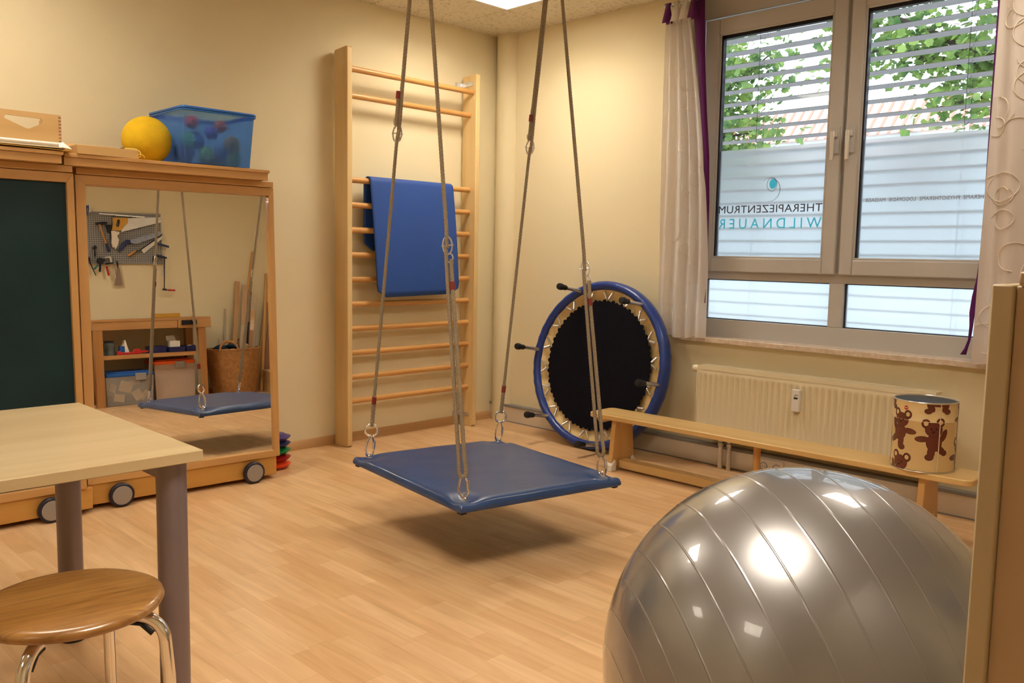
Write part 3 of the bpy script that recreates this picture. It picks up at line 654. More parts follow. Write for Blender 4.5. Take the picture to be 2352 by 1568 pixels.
for i, (z, y, wd) in enumerate(ed):
    vs += [Vector((-.060+.006*math.sin(i*1.3), y, z)), Vector((-.052+.008*math.cos(i*1.1), y-wd, z))]
    if i: fs.append((2*i-2, 2*i-1, 2*i+1, 2*i))
m.add(vs, fs).build('purple_edging', M_pur, t, solid=.001, ang=90)
t, X, Y = curtain('curtain', 'beige rose curtain with looped embroidery right of the window', -3.125, -3.86, .705, 2.53, 5, .030, M_cur2, seed=5, xc=-.10)
e = MB(); rr_ = random.Random(11)
for k in range(62):
    u = rr_.uniform(.02, .95); zc = .74+1.75*((k*.618) % 1); r = rr_.uniform(.032, .060); a0 = rr_.uniform(0, 6); n_ = rr_.choice([18, 27, 27])
    pts = [(u*.735+r*math.cos(a0+i*.25)*(1+.02*i), zc+r*1.15*math.sin(a0+i*.25)) for i in range(n_)]
    pts = [(p[0]/.735, (p[1]-.705)/1.825) for p in pts]; pts = [p for p in pts if .005 < p[0] < .99 and .01 < p[1] < .99]
    if len(pts) > 5: e.tube([(X(a, b)-.004, Y(a, b), .705+1.825*b) for a, b in pts], .0019, 5)
e.build('embroidery', M_emb, t)
for k in range(6):
    yy = -3.16-.13*k; m = MB()
    for s in (-1, 1): m.add([Vector((-.09+s*.009, yy-.02, 2.545)), Vector((-.09+s*.009, yy+.02, 2.545)), Vector((-.095+s*.02, yy+.024, 2.50)), Vector((-.095+s*.02, yy-.020, 2.50))], [(0, 1, 2, 3)])
    m.add([Vector((-.099, yy-.02, 2.545)), Vector((-.099, yy+.02, 2.545)), Vector((-.081, yy+.02, 2.545)), Vector((-.081, yy-.02, 2.545))], [(0, 1, 2, 3)]); m.build('hanging_tab', M_cur2, t, solid=.001)
m = MB(); vs = []; fs = []; ed = [(2.5, -3.118, .006), (1.8, -3.118, .006), (1.4, -3.120, .006), (1.23, -3.118, .008), (1.15, -3.117, .010), (1.07, -3.110, .012), (1.0, -3.098, .018), (.93, -3.092, .022), (.87, -3.096, .014), (.81, -3.094, .010), (.77, -3.082, .013), (.742, -3.066, .024)]
for i, (z, y, wd) in enumerate(ed):
    vs += [Vector((-.085, y, z)), Vector((-.080, y-wd, z))]
    if i: fs.append((2*i-2, 2*i-1, 2*i+1, 2*i))
m.add(vs, fs).build('purple_edging', M_pur, t, solid=.001, ang=90)

# ================================================================== EXERCISE BALL
BC = Vector((-2.670, -3.640, .3776)); BRD = .3768; cm = co.matrix_world.to_3x3()
axb = (cm @ Vector((-.935, -.288, .087))).normalized()
prof = [(0, BRD)]; nr = 19
angs = []
for k in range(nr):
    th = PI*(k+.6)/nr
    for d_, h_ in ((-.016, 0), (-.0075, .0), (-.0050, .0), (-.0025, .0004), (0, .0006), (.0025, .0004), (.0050, 0), (.0075, 0), (.016, 0)): angs.append((th+d_, h_))
    for j in range(1, 6): angs.append((th+.016+(PI/nr-.032)*j/6, 0))
angs = sorted(a for a in angs if .02 < a[0] < PI-.02)
prof += [((BRD+h_)*math.sin(th), (BRD+h_)*math.cos(th)) for th, h_ in angs]+[(0, -BRD)]
M_ball = mat('pearl_grey_ball', (.29, .285, .29), rough=.31, metal=.72, var=.03, scale=4, coat=1.0, spec=.5)
M_ball.node_tree.nodes['Principled BSDF'].inputs['Coat Roughness'].default_value = .045
o = MB().lathe(prof, BC, axb, n=144).build('exercise_ball', M_ball, ang=60); origin(o, BC); tag(o, 'big silver grey ribbed exercise ball on the floor in front of the bench', 'exercise ball')

# ================================================================== CABINET at the right edge
M_mel = mat('beige_melamine', (.43, .30, .185), rough=.5, col2=(.39, .27, .16), scale=9, stretch=(1.5, 1.5, .15)); M_mel2 = mat('beige_melamine_edge', (.42, .33, .20), rough=.5, var=.05, stretch=(1, 1, .2))
t = thing('cabinet', 'beige wooden cabinet side cut off at the right edge of the picture', 'cabinet', (-3.06, -4.4, 0))
MB().box(-3.300, -2.80, -4.117, -4.098, 0, 1.127).build('back_panel', M_mel2, t, bevel=.002)
MB().box(-3.294, -3.276, -4.60, -4.117, 0, 1.126).build('side_panel', M_mel, t, bevel=.0015)
MB().box(-2.82, -2.80, -4.60, -4.118, 0, 1.12).build('side_panel', M_mel, t, bevel=.0015)
MB().box(-3.298, -2.798, -4.62, -4.1195, 1.1265, 1.139).build('top_board', M_mel, t, bevel=.002)
for z in (.05, .42, .78): MB().box(-3.276, -2.82, -4.59, -4.118, z, z+.018).build('shelf', M_mel, t)

# ================================================================== TABLE
t = thing('table', 'pale laminate table with thick round mauve-grey legs at left', 'table', (-4.1, -2.1, 0))
ZT = .690; TX, TYN, TYF = -3.300, -2.483, -1.672
MB().box(-4.95, TX, TYN, TYF, ZT-.026, ZT).build('table_top', M_table, t, bevel=.002)
for x in (-3.354, -4.89):
    for y in (-2.433, -1.724):
        m = MB(); m.lathe([(.031, .035), (.0335, .05), (.0335, ZT-.026)], (x, y, 0), n=28); L_ = m.build('leg', M_greym, t)
        MB().lathe([(.0, 0), (.036, 0), (.038, .006), (.034, .016), (.022, .020), (.022, .036)], (x, y, 0), n=24).build('foot_pad', M_rubber, L_)
MB().box(-3.366, -3.341, -2.398, -1.759, ZT-.076, ZT-.027).build('apron', M_greym, t, bevel=.002)
MB().box(-4.903, -4.878, -2.398, -1.759, ZT-.076, ZT-.027).build('apron', M_greym, t, bevel=.002)

# ================================================================== STOOL
SCX, SCY, SZ = -3.625, -2.590, .462
M_bamb = bpy.data.materials.new('bamboo_stool_seat'); M_bamb.use_nodes = True
nt = M_bamb.node_tree; N = nt.nodes; L = nt.links; b = N['Principled BSDF']; tcn = N.new('ShaderNodeTexCoord'); mp = N.new('ShaderNodeMapping'); mp.inputs['Rotation'].default_value = (0, 0, .12); L.new(tcn.outputs['Object'], mp.inputs[0])
br = N.new('ShaderNodeTexBrick'); br.inputs['Scale'].default_value = 1; br.inputs['Brick Width'].default_value = .17; br.inputs['Row Height'].default_value = .021; br.inputs['Mortar Size'].default_value = .0002
br.inputs['Color1'].default_value = (.35, .175, .045, 1); br.inputs['Color2'].default_value = (.29, .135, .030, 1); br.inputs['Mortar'].default_value = (.33, .15, .035, 1); L.new(mp.outputs[0], br.inputs['Vector'])
m2 = N.new('ShaderNodeMapping'); m2.inputs['Scale'].default_value = (2, 22, 2); L.new(mp.outputs[0], m2.inputs[0]); nz = N.new('ShaderNodeTexNoise'); nz.inputs['Scale'].default_value = 5; nz.inputs['Detail'].default_value = 5; L.new(m2.outputs[0], nz.inputs['Vector'])
cr = N.new('ShaderNodeValToRGB'); cr.color_ramp.elements[0].position = .3; cr.color_ramp.elements[0].color = (.66, .6, .55, 1); cr.color_ramp.elements[1].position = .65; cr.color_ramp.elements[1].color = (1.1, 1.1, 1.1, 1); L.new(nz.outputs['Fac'], cr.inputs[0])
mx = N.new('ShaderNodeMix'); mx.data_type = 'RGBA'; mx.blend_type = 'MULTIPLY'; mx.inputs[0].default_value = 1; L.new(br.outputs['Color'], mx.inputs[6]); L.new(cr.outputs[0], mx.inputs[7]); L.new(mx.outputs[2], b.inputs['Base Color'])
b.inputs['Roughness'].default_value = .3; b.inputs['Coat Weight'].default_value = .5; b.inputs['Coat Roughness'].default_value = .15
t = thing('stool', 'round varnished bamboo stool with bent chrome legs beside the pale table', 'stool', (SCX, SCY, 0))
MB().lathe([(0, SZ-.024), (.155, SZ-.024), (.166, SZ-.020), (.1705, SZ-.012), (.168, SZ-.005), (.160, SZ-.001), (.150, SZ), (0, SZ)], (SCX, SCY, 0), n=72).build('seat', M_bamb, t, ang=50)
for dg in (-134, -42, 50, 138):
    c, s_ = math.cos(math.radians(dg)), math.sin(math.radians(dg)); q = []
    for r_, z_ in ((.03, SZ-.036), (.09, SZ-.036), (.128, SZ-.038)): q.append((r_, z_))
    for i in range(1, 11):
        a = math.radians(9*i); q.append((.128+.052*math.sin(a), SZ-.038-.052*(1-math.cos(a))))
    q += [(.186, SZ-.16), (.190, .2), (.194, .012)]
    m = MB(); m.tube([(SCX+c*r_, SCY+s_*r_, z_) for r_, z_ in q], .0122, 16); L_ = m.build('leg', M_chrome, t, ang=60)
    MB().cyl((SCX+c*.194, SCY+s_*.194, 0), (SCX+c*.194, SCY+s_*.194, .025), .0145, 16).build('rubber_cap', M_rubber, L_)
    v = MB(); v.prism([(.11, SZ-.0495), (.135, SZ-.051), (.158, SZ-.072), (.154, SZ-.076), (.133, SZ-.056), (.11, SZ-.054)], -.006, .006, lambda u, vv, tt: Vector((SCX+c*u-s_*tt, SCY+s_*u+c*tt, vv))); v.build('stacking_pad', M_rubber, L_)
MB().lathe([(0, SZ-.05), (.04, SZ-.05), (.045, SZ-.045), (.045, SZ-.024), (0, SZ-.024)], (SCX, SCY, 0), n=24).build('leg_hub', M_chrome, t)

# ================================================================== MIRROR AND BLACKBOARD UNITS
M_fr = wood('frame_beech', (.63, .36, .13), (.54, .29, .095), 'x', rough=.42); M_frz = wood('frame_beech_upright', (.64, .37, .135), (.55, .30, .10), 'z', rough=.42); M_ply = wood('golden_plywood', (.66, .36, .09), (.56, .28, .06), 'x', rough=.4)
M_mirror = mat('mirror_glass', (.97, .97, .94), rough=.0, metal=1.0, var=0)
M_board = mat('dark_green_board', (.003, .020, .026), rough=.5, col2=(.006, .030, .036), scale=2.2, detail=8, spec=.35)
M_tyre = mat('dark_tyre', (.015, .015, .03), rough=.45); M_hub = mat('grey_hub', (.36, .33, .31), rough=.4, metal=.3)
def unit(t, fx0, fx1, bx0, bx1, lx0, lx1, wheels, mirror):
    k = dict(local=True); z0, z1, w_, fy0, fy1 = .115, 1.452, .040, -.012, .085
    def member(p4, mm):  # mitred frame member: four corner points (x, z)
        m = MB(); m.prism(p4, fy0, fy1, lambda u, v, tt: Vector((u, tt+.032*(v-.115), v))); m.build('frame_rail', mm, t, bevel=.002, local=True)
    zi0, zi1, a, b_ = z0+.034, z1-w_, fx0+w_, fx1-w_+.012
    member([(fx0, z0), (fx1, z0), (b_, zi0), (a, zi0)], M_fr); member([(fx0, z1), (a, zi1), (b_, zi1), (fx1, z1)], M_fr)
    member([(fx0, z0), (a, zi0), (a, zi1), (fx0, z1)], M_frz); member([(fx1, z0), (fx1, z1), (b_, zi1), (b_, zi0)], M_frz)
    if mirror:
        Y = lambda x, z: .004-.024*x+.035*(z-.12)
        m = MB(); vs = [Vector((x, Y(x, z)+d, z)) for d in (0, .004) for x, z in ((a, zi0-.004), (b_, zi0-.004), (b_, zi1+.004), (a, zi1+.004))]
        m.add(vs, [(0, 1, 2, 3), (7, 6, 5, 4), (0, 4, 5, 1), (1, 5, 6, 2), (2, 6, 7, 3), (3, 7, 4, 0)]); m.build('mirror_pane', M_mirror, t, local=True, smooth=False)
    else:
        MB().prism([(a-.004, zi0-.004), (b_+.004, zi0-.004), (b_+.004, zi1+.004), (a-.004, zi1+.004)], .006, .012, lambda u, v, tt: Vector((u, tt+.032*(v-.115), v))).build('writing_board', M_board, t, local=True, smooth=False)
    MB().box(fx0+.005, fx1-.005, .130, .140, .115, 1.453).build('back_board', M_ply, t, local=True)
    MB().box(bx0, bx1, 0, .39, .022, .114).build('base_box', M_ply, t, local=True, bevel=.002)
    for x in (fx0+.005, fx1-.025): MB().box(x, x+.02, .141, .38, .115, 1.453).build('side_panel', M_ply, t, local=True)
    MB().box(fx0+.002, fx1-.006, .020, .38, 1.4535, 1.481).build('top_rail', M_fr, t, local=True, bevel=.002)
    MB().box(lx0, lx1-.006, -.040, .37, 1.4815, 1.5148).build('ledge', M_fr, t, local=True, bevel=.001)
    MB().box(lx0, lx1, -.048, .375, 1.515, 1.530).build('ledge_top', M_fr, t, local=True, bevel=.0015)
    for x in wheels:
        for y in (-.024, .36):
            m = MB(); m.lathe([(.040, -.014), (.049, -.013), (.0535, -.008), (.0535, .008), (.049, .013), (.040, .014)], (x, y, .0535), (0, 1, 0), n=36); q = m.build('wheel', M_tyre, t, local=True)
            h = MB(); h.lathe([(0, -.0155), (.034, -.0155), (.042, -.0145), (.043, -.012), (.043, .012), (0, .014)], (x, y, .0535), (0, 1, 0), n=36); o = h.build('hub', M_hub, q, local=True)
t = thing('mirror_trolley', 'wheeled beech unit with a tall wall mirror and a top ledge', 'mirror', (-1.985, -.490, 0), -.042)
unit(t, -.897, .012, -.885, -.002, -.956, -.046, (-.135, -.762), True)
t = thing('blackboard_trolley', 'wheeled beech unit with a dark green chalkboard left of the mirror', 'blackboard', (-2.875, -.500, 0), 0)
unit(t, -.95, -.026, -.94, .0, -1.02, -.086, (-.172, -.80), False)

# ---- things on top of the units (z = 1.53)
ZU = 1.5305
M_bluep = mat('clear_blue_plastic', (.30, .55, 1.0), rough=.28, trans=.86, ior=1.08, var=.02, scale=3); M_bluer = mat('blue_plastic_rim', (.03, .16, .55), rough=.3, var=.05)
t = thing('storage_box', 'translucent blue plastic box of toys standing on the mirror unit', 'box', (-2.25, -.29, ZU))
bx = MB(); nseg = 10
def boxwall(m, x0, x1, y0, y1, zb, zt, g, th, rib=.0015):
    def ringp(gg, z, off):
        P = []; n = 26
        for (ax, ay, bx_, by) in ((x0-gg, y0-gg, x1+gg, y0-gg), (x1+gg, y0-gg, x1+gg, y1+gg), (x1+gg, y1+gg, x0-gg, y1+gg), (x0-gg, y1+gg, x0-gg, y0-gg)):
            d = Vector((bx_-ax, by-ay, 0)).normalized(); nrm = Vector((d.y, -d.x, 0))
            for i in range(n): P.append(Vector((ax+(bx_-ax)*i/n, ay+(by-ay)*i/n, z))+nrm*(off+(rib if (i//1) % 3 == 1 and .1 < i/n < .9 else 0)))
        return P
    rows = [ringp(0, zb, 0), ringp(g, zt, 0), ringp(g-th, zt, -th), ringp(-th, zb+th, 0)]; vs = sum(rows, []); n = len(rows[0])
    fs = [(k*n+i, k*n+(i+1) % n, (k+1)*n+(i+1) % n, (k+1)*n+i) for k in range(3) for i in range(n)]
    fs += [tuple(range(n))[::-1], tuple(range(3*n, 4*n))]; m.add(vs, fs)
boxwall(bx, -2.405, -2.09, -.445, -.125, ZU+.010, ZU+.258, .018, .0022); bx.build('tub', M_bluep, t, ang=30)
m = MB(); m.tube([Vector((-2.2475+u, -.285+v, ZU+.258)) for u, v in rrect(.365, .37, .02, 4)], [.0065]*20, 8, closed=True)
m.tube([Vector((-2.2475+u, -.285+v, ZU+.247)) for u, v in rrect(.368, .373, .02, 4)], [.004]*20, 6, closed=True); m.build('rim', M_bluer, t)
for x in (-2.37, -2.12):
    for y in (-.41, -.16): MB().cyl((x, y, ZU), (x, y, ZU+.011), .018, 12).build('foot', M_bluer, t)
toys = [((-2.365, -.375, ZU+.125), .034, (.25, .75, .25), 'light green toy ball near the left end of the blue box'), ((-2.285, -.40, ZU+.062), .036, (.65, .80, .20), 'yellow green toy ball at the bottom of the blue box'), ((-2.15, -.39, ZU+.115), .042, (.60, .25, .08), 'orange brown toy ball near the right end of the blue box'), ((-2.245, -.37, ZU+.165), .030, (.10, .03, .35), 'violet toy ball in the middle of the blue box'), ((-2.31, -.30, ZU+.215), .032, (.75, .03, .05), 'red toy ball on top of the heap in the blue box'), ((-2.17, -.31, ZU+.21), .030, (.75, .08, .02), 'orange red toy ball at the top right of the blue box'), ((-2.343, -.29, ZU+.068), .048, (.01, .06, .30), 'dark blue toy ball at the lower left of the blue box'), ((-2.23, -.30, ZU+.055), .042, (.30, .02, .18), 'magenta toy ball low in the middle of the blue box'), ((-2.152, -.27, ZU+.064), .046, (.02, .08, .26), 'navy toy ball at the lower right of the blue box'), ((-2.14, -.385, ZU+.047), .034, (.25, .40, .12), 'olive green toy ball at the bottom right of the blue box'), ((-2.28, -.27, ZU+.135), .042, (.02, .10, .40), 'blue toy ball behind the violet one in the blue box')]
for k, (c, r, cl, lb) in enumerate(toys):
    o = MB().sphere(c, r, 24, 14).build('toy_ball', mat('toy_paint_%d' % k, cl, rough=.45)); origin(o, c); tag(o, lb, 'toy ball')
M_foam = mat('yellow_foam', (.80, .50, .008), rough=.85, var=.08, scale=20, bump=.9, bscale=150)
o = MB().sphere((-2.524, -.300, ZU+.108), .108, 64, 40).build('foam_ball', M_foam); origin(o, (-2.524, -.300, ZU+.108)); tag(o, 'yellow foam ball resting against the blue box on the mirror unit', 'ball')
# flat wooden game box with yellow cord
M_pl = wood('light_plywood', (.70, .45, .19), (.62, .38, .14), 'x', rough=.5)
t = thing('wooden_tray', 'flat plywood box with a pale lid between foam ball and paper stack', 'tray', (-2.78, -.42, ZU))
m = MB(); m.box(-2.895, -2.645, -.508, -.498, ZU, ZU+.038).box(-2.895, -2.645, -.33, -.32, ZU, ZU+.055).box(-2.895, -2.885, -.498, -.33, ZU, ZU+.038).box(-2.655, -2.645, -.498, -.33, ZU, ZU+.038); m.build('sides', M_pl, t, bevel=.001)
MB().box(-2.884, -2.656, -.497, -.331, ZU+.03, ZU+.036).build('lid', M_white, t)
MB().box(-2.918, -2.67, -.315, -.305, ZU, ZU+.060).build('back_rail', M_pl, t, bevel=.001)
MB().box(-2.70, -2.686, -.46, -.448, ZU+.036, ZU+.046).build('catch', M_gask, t)
cd = MB(); cp = [(-2.672, -.40, ZU+.050), (-2.664, -.45, ZU+.048), (-2.650, -.50, ZU+.042), (-2.640, -.517, ZU+.030), (-2.640, -.520, ZU+.012), (-2.650, -.523, ZU+.004), (-2.660, -.521, ZU+.008), (-2.655, -.522, ZU+.018), (-2.640, -.525, ZU+.020), (-2.628, -.525, ZU+.012), (-2.624, -.523, ZU+.003)]
o = cd.tube([Vector(p) for p in cp], .0027, 6) if False else cd.tube([Vector(p) for p in cp], .0027, 6).build('yellow_cord', mat('yellow_cord_plastic', (.85, .60, .10), rough=.5), t, subd=1)
# paper stack and crate
M_paper = mat('white_paper', (.82, .77, .68), rough=.8, var=.03); M_kraft = mat('yellow_card', (.70, .42, .06), rough=.7); M_dark = mat('black_card', (.01, .01, .02), rough=.6)
t = thing('paper_stack', 'stack of large coloured and white papers under the plywood crate', 'paper', (-3.2, -.4, ZU))
def sheet(z, x1, yf, mm, th=.002, curl=.0):
    m = MB(); n = 14; vs = []
    for i in range(n+1):
        x = -3.75+(x1+3.75)*i/n; zz = z-curl*max(0, (i-n*.6)/(n*.4))**2
        vs += [Vector((x, yf, zz)), Vector((x, -.17, zz)), Vector((x, -.17, zz+th)), Vector((x, yf, zz+th))]
    fs = [(4*i+a, 4*i+(a+1) % 4, 4*i+4+(a+1) % 4, 4*i+4+a) for i in range(n) for a in range(4)]+[(3, 2, 1, 0), (4*n, 4*n+1, 4*n+2, 4*n+3)]
    m.add(vs, fs); m.build('sheet', mm, t)
sheet(ZU+.0005, -2.96, -.535, M_dark, .004); sheet(ZU+.006, -2.925, -.552, M_kraft, .0018, .004); sheet(ZU+.0085, -2.955, -.548, M_dark, .002); sheet(ZU+.0112, -2.97, -.545, M_kraft, .0015); sheet(ZU+.0132, -2.965, -.54, M_paper, .003)
m = MB(); m.lathe([(.0085, -3.78), (.0085, -2.975)], (0, -.532, ZU+.0255), (1, 0, 0), n=16); m.build('rolled_sheet', M_paper, t)
m = MB(); q = [(-3.0, -.525, ZU+.018), (-2.965, -.50, ZU+.052), (-2.935, -.52, ZU+.026), (-2.925, -.535, ZU+.012), (-2.96, -.545, ZU+.015)]
m.add([Vector(p) for p in q]+[Vector((-2.95, -.52, ZU+.034))], [(0, 1, 5), (1, 2, 5), (2, 3, 5), (3, 4, 5), (4, 0, 5)]); m.build('crumpled_corner', M_paper, t, solid=.001, smooth=False)
t = thing('wooden_crate', 'plywood crate with a cut-out handle and finger joints, standing on papers', 'crate', (-3.2, -.35, ZU+.017))
ZC = ZU+.018
def panel_with_hole(y0, y1):
    out = [(-3.50, ZC), (-2.957, ZC), (-2.957, ZC+.128), (-3.50, ZC+.128)]
    hole = [(-3.155, ZC+.108), (-3.163, ZC+.100), (-3.160, ZC+.092), (-3.085, ZC+.062), (-3.075, ZC+.062), (-3.030, ZC+.086), (-3.026, ZC+.096), (-3.032, ZC+.106)]
    # a panel with a hole as a strip of quads around it
    m = MB(); n = len(hole); outer = [(-3.155, ZC+.128), (-3.50, ZC+.128), (-3.50, ZC), (-3.12, ZC), (-3.03, ZC), (-2.957, ZC), (-2.957, ZC+.128), (-3.032, ZC+.128)]
    vs = [Vector((a, y, b)) for y in (y0, y1) for a, b in hole+outer]; N2 = 2*n; fs = []
    for i in range(n):
        j = (i+1) % n; fs += [(i, j, n+j, n+i), (N2+i, N2+n+i, N2+n+j, N2+j), (i, N2+i, N2+j, j), (n+i, n+j, N2+n+j, N2+n+i)]
    m.add(vs, fs); return m
panel_with_hole(-.515, -.505).build('front_panel', M_pl, t, smooth=False)
MB().box(-3.50, -2.957, -.27, -.26, ZC, ZC+.070).build('rear_panel', M_pl, t); MB().box(-2.967, -2.957, -.5045, -.2705, ZC, ZC+.128).build('end_panel', M_pl, t); MB().box(-3.50, -3.49, -.5045, -.2705, ZC, ZC+.128).build('end_panel', M_pl, t); MB().box(-3.489, -2.968, -.5045, -.2705, ZC, ZC+.008).build('bottom', M_pl, t)
m = MB()
for i in range(9): m.box(-2.967, -2.9568, -.5153, -.5150, ZC+.006+i*.0135, ZC+.0125+i*.0135)
m.build('finger_joint', wood('end_grain', (.36, .16, .12), (.3, .12, .08), 'y'), t)
# stacked bowls beside the mirror unit
for k, (z, cl, lb) in enumerate([(.150, (.06, .04, .22), 'violet bowl, topmost of the stack beside the mirror unit'), (.116, (.02, .02, .12), 'dark blue bowl, second from the top of the stack beside the mirror unit'), (.079, (0, .22, .06), 'green bowl in the middle of the stack beside the mirror unit'), (.041, (.34, .004, .008), 'dark red bowl just above the orange one in the stack'), (.004, (.85, .07, .015), 'orange red bowl at the bottom of the stack beside the mirror unit')]):
    o = MB().lathe([(.045, 0), (.060, .004), (.079, .020), (.0805, .024), (.077, .025), (.060, .030), (.050, .0375), (.0, .0375), (0, .034), (.045, .034), (.056, .022), (.045, .012)], (-1.887, -.30, z-.003), n=40, closed=False).build('stacking_bowl', mat('bowl_plastic_%d' % k, cl, rough=.4)); origin(o, (-1.887, -.30, z)); tag(o, lb, 'bowl', 'stacked plastic bowls')

# ================================================================== TOOL WALL (seen in the mirror)
def peg_mat():
    m = bpy.data.materials.new('perforated_grey_metal'); m.use_nodes = True; nt = m.node_tree; N = nt.nodes; L = nt.links; b = N['Principled BSDF']
    tc_ = N.new('ShaderNodeTexCoord'); mp_ = N.new('ShaderNodeMapping'); mp_.inputs['Scale'].default_value = (50, 50, 50); L.new(tc_.outputs['Object'], mp_.inputs[0])
    fr = N.new('ShaderNodeVectorMath'); fr.operation = 'FRACTION'; L.new(mp_.outputs[0], fr.inputs[0]); sb = N.new('ShaderNodeVectorMath'); sb.operation = 'SUBTRACT'; sb.inputs[1].default_value = (.5, 0, .5); L.new(fr.outputs[0], sb.inputs[0])
    ml = N.new('ShaderNodeVectorMath'); ml.operation = 'MULTIPLY'; ml.inputs[1].default_value = (1, 0, 1); L.new(sb.outputs[0], ml.inputs[0]); ln = N.new('ShaderNodeVectorMath'); ln.operation = 'LENGTH'; L.new(ml.outputs[0], ln.inputs[0])
    lt = N.new('ShaderNodeMath'); lt.operation = 'LESS_THAN'; lt.inputs[1].default_value = .24; L.new(ln.outputs[1], lt.inputs[0]); mx = N.new('ShaderNodeMix'); mx.data_type = 'RGBA'
    mx.inputs[6].default_value = (.29, .285, .28, 1); mx.inputs[7].default_value = (.03, .03, .03, 1); L.new(lt.outputs[0], mx.inputs[0]); L.new(mx.outputs[2], b.inputs['Base Color']); b.inputs['Roughness'].default_value = .45; return m
M_peg = peg_mat(); M_pege = mat('grey_metal_edge', (.33, .32, .31), rough=.45); M_blade = mat('saw_blade_steel', (.70, .68, .64), rough=.4, metal=.5, var=.1); M_iron = mat('black_iron', (.02, .02, .025), rough=.45, metal=.4)
M_yh = mat('ochre_handle', (.62, .33, .04), rough=.4, var=.1); M_bh = mat('navy_handle', (.015, .03, .12), rough=.4); M_rh = mat('red_handle', (.50, .02, .02), rough=.35); M_yel = mat('yellow_plastic', (.85, .62, .02), rough=.4)
M_oak = wood('tool_handle_wood', (.55, .28, .08), (.45, .2, .05), 'z'); M_wb = wood('workbench_beech', (.52, .28, .10), (.42, .20, .065), 'x', rough=.45); M_wbz = wood('workbench_leg', (.46, .22, .065), (.38, .17, .05), 'z', rough=.45)
YP = -5.172
t = thing('pegboard', 'grey perforated metal tool board on the wall, seen in the mirror', 'pegboard', (-1.57, -5.19, 1.32))
MB().box(-1.955, -1.21, -5.188, -5.184, 1.325, 1.808).build('perforated_panel', M_peg, t, smooth=False)
m = MB(); m.box(-1.955, -1.21, -5.199, -5.180, 1.803, 1.812).box(-1.955, -1.21, -5.199, -5.180, 1.321, 1.329).box(-1.214, -1.206, -5.199, -5.180, 1.321, 1.812).box(-1.959, -1.951, -5.199, -5.180, 1.321, 1.812); m.build('edge_frame', M_pege, t)
def plate(m, poly, y0=YP, y1=YP+.006, mi=0): return m.prism(poly, y0, y1, lambda u, v, tt: Vector((u, tt, v)), mi)
def hook(xz, par):
    for x, z in xz: MB().cyl((x, -5.1835, z), (x, -5.125, z), .0028, 8).build('peg_hook', M_iron, par)
def tool(name, label, loc, cat): return thing(name, label, cat, (loc[0], YP, loc[1]), group=None)
# large hand saw
t = tool('hand_saw', 'large hand saw with ochre handle and pale blade on the tool board', (-1.45, 1.7), 'saw')
plate(MB(), [(-1.525, 1.758), (-1.212, 1.776), (-1.214, 1.728), (-1.585, 1.622), (-1.560, 1.70)], YP+.012, YP+.015).build('blade', M_blade, t)
hn = [(-1.610, 1.742), (-1.630, 1.690), (-1.618, 1.668), (-1.604, 1.672), (-1.590, 1.715), (-1.594, 1.742)]; ou = [(-1.656, 1.756), (-1.652, 1.70), (-1.669, 1.638), (-1.590, 1.634), (-1.522, 1.71), (-1.516, 1.760)]
m = MB(); n = 6; vs = [Vector((a, y, b)) for y in (YP+.006, YP+.024) for a, b in hn+ou]; fs = []
for i in range(n):
    j = (i+1) % n; fs += [(i, j, n+j, n+i), (2*n+i, 3*n+i, 3*n+j, 2*n+j), (i, 2*n+i, 2*n+j, j), (n+i, n+j, 3*n+j, 3*n+i)]
m.add(vs, fs).build('handle', M_yh, t, bevel=.003, smooth=False); hook([(-1.225, 1.755), (-1.42, 1.66)], t)
# claw hammer
t = tool('hammer', 'hammer with brown wooden shaft and navy grip on the tool board', (-1.74, 1.55), 'hammer')
m = MB(); m.prism([(-1.812, 1.700), (-1.80, 1.690), (-1.775, 1.694), (-1.745, 1.690), (-1.705, 1.700), (-1.700, 1.715), (-1.74, 1.716), (-1.775, 1.712), (-1.80, 1.708)], YP+.01, YP+.032, lambda u, v, tt: Vector((u, tt, v))); m.build('head', M_iron, t, bevel=.003)
MB().tube([(-1.776, YP+.021, 1.70), (-1.755, YP+.021, 1.62), (-1.735, YP+.021, 1.55), (-1.722, YP+.021, 1.51)], [.008, .0085, .010, .0115], 10).build('shaft', M_oak, t)
MB().tube([(-1.722, YP+.021, 1.512), (-1.700, YP+.021, 1.432)], [.0125, .0135], 10).build('grip', M_bh, t); hook([(-1.79, 1.688), (-1.76, 1.688)], t)
# dark clamp beside the hammer
t = tool('spring_clamp', 'black spring clamp between hammer and hand saw on the tool board', (-1.69, 1.65), 'clamp')
m = MB(); plate(m, [(-1.715, 1.69), (-1.672, 1.690), (-1.668, 1.655), (-1.690, 1.610), (-1.708, 1.62), (-1.712, 1.66)], YP+.004, YP+.03); m.tube([(-1.675, YP+.012, 1.68), (-1.676, YP+.014, 1.55), (-1.668, YP+.014, 1.47)], .004, 8); m.build('jaw', M_iron, t)
t = tool('cloth_glove', 'crumpled white work glove hanging below the saw handle', (-1.63, 1.54), 'glove')
m = MB(); plate(m, [(-1.675, 1.630), (-1.655, 1.636), (-1.625, 1.628), (-1.598, 1.624), (-1.604, 1.600), (-1.622, 1.585), (-1.606, 1.55), (-1.618, 1.50), (-1.642, 1.455), (-1.655, 1.478), (-1.668, 1.470), (-1.676, 1.52), (-1.672, 1.58)], YP+.008, YP+.03); m.build('glove_body', M_paper, t, bevel=.006)
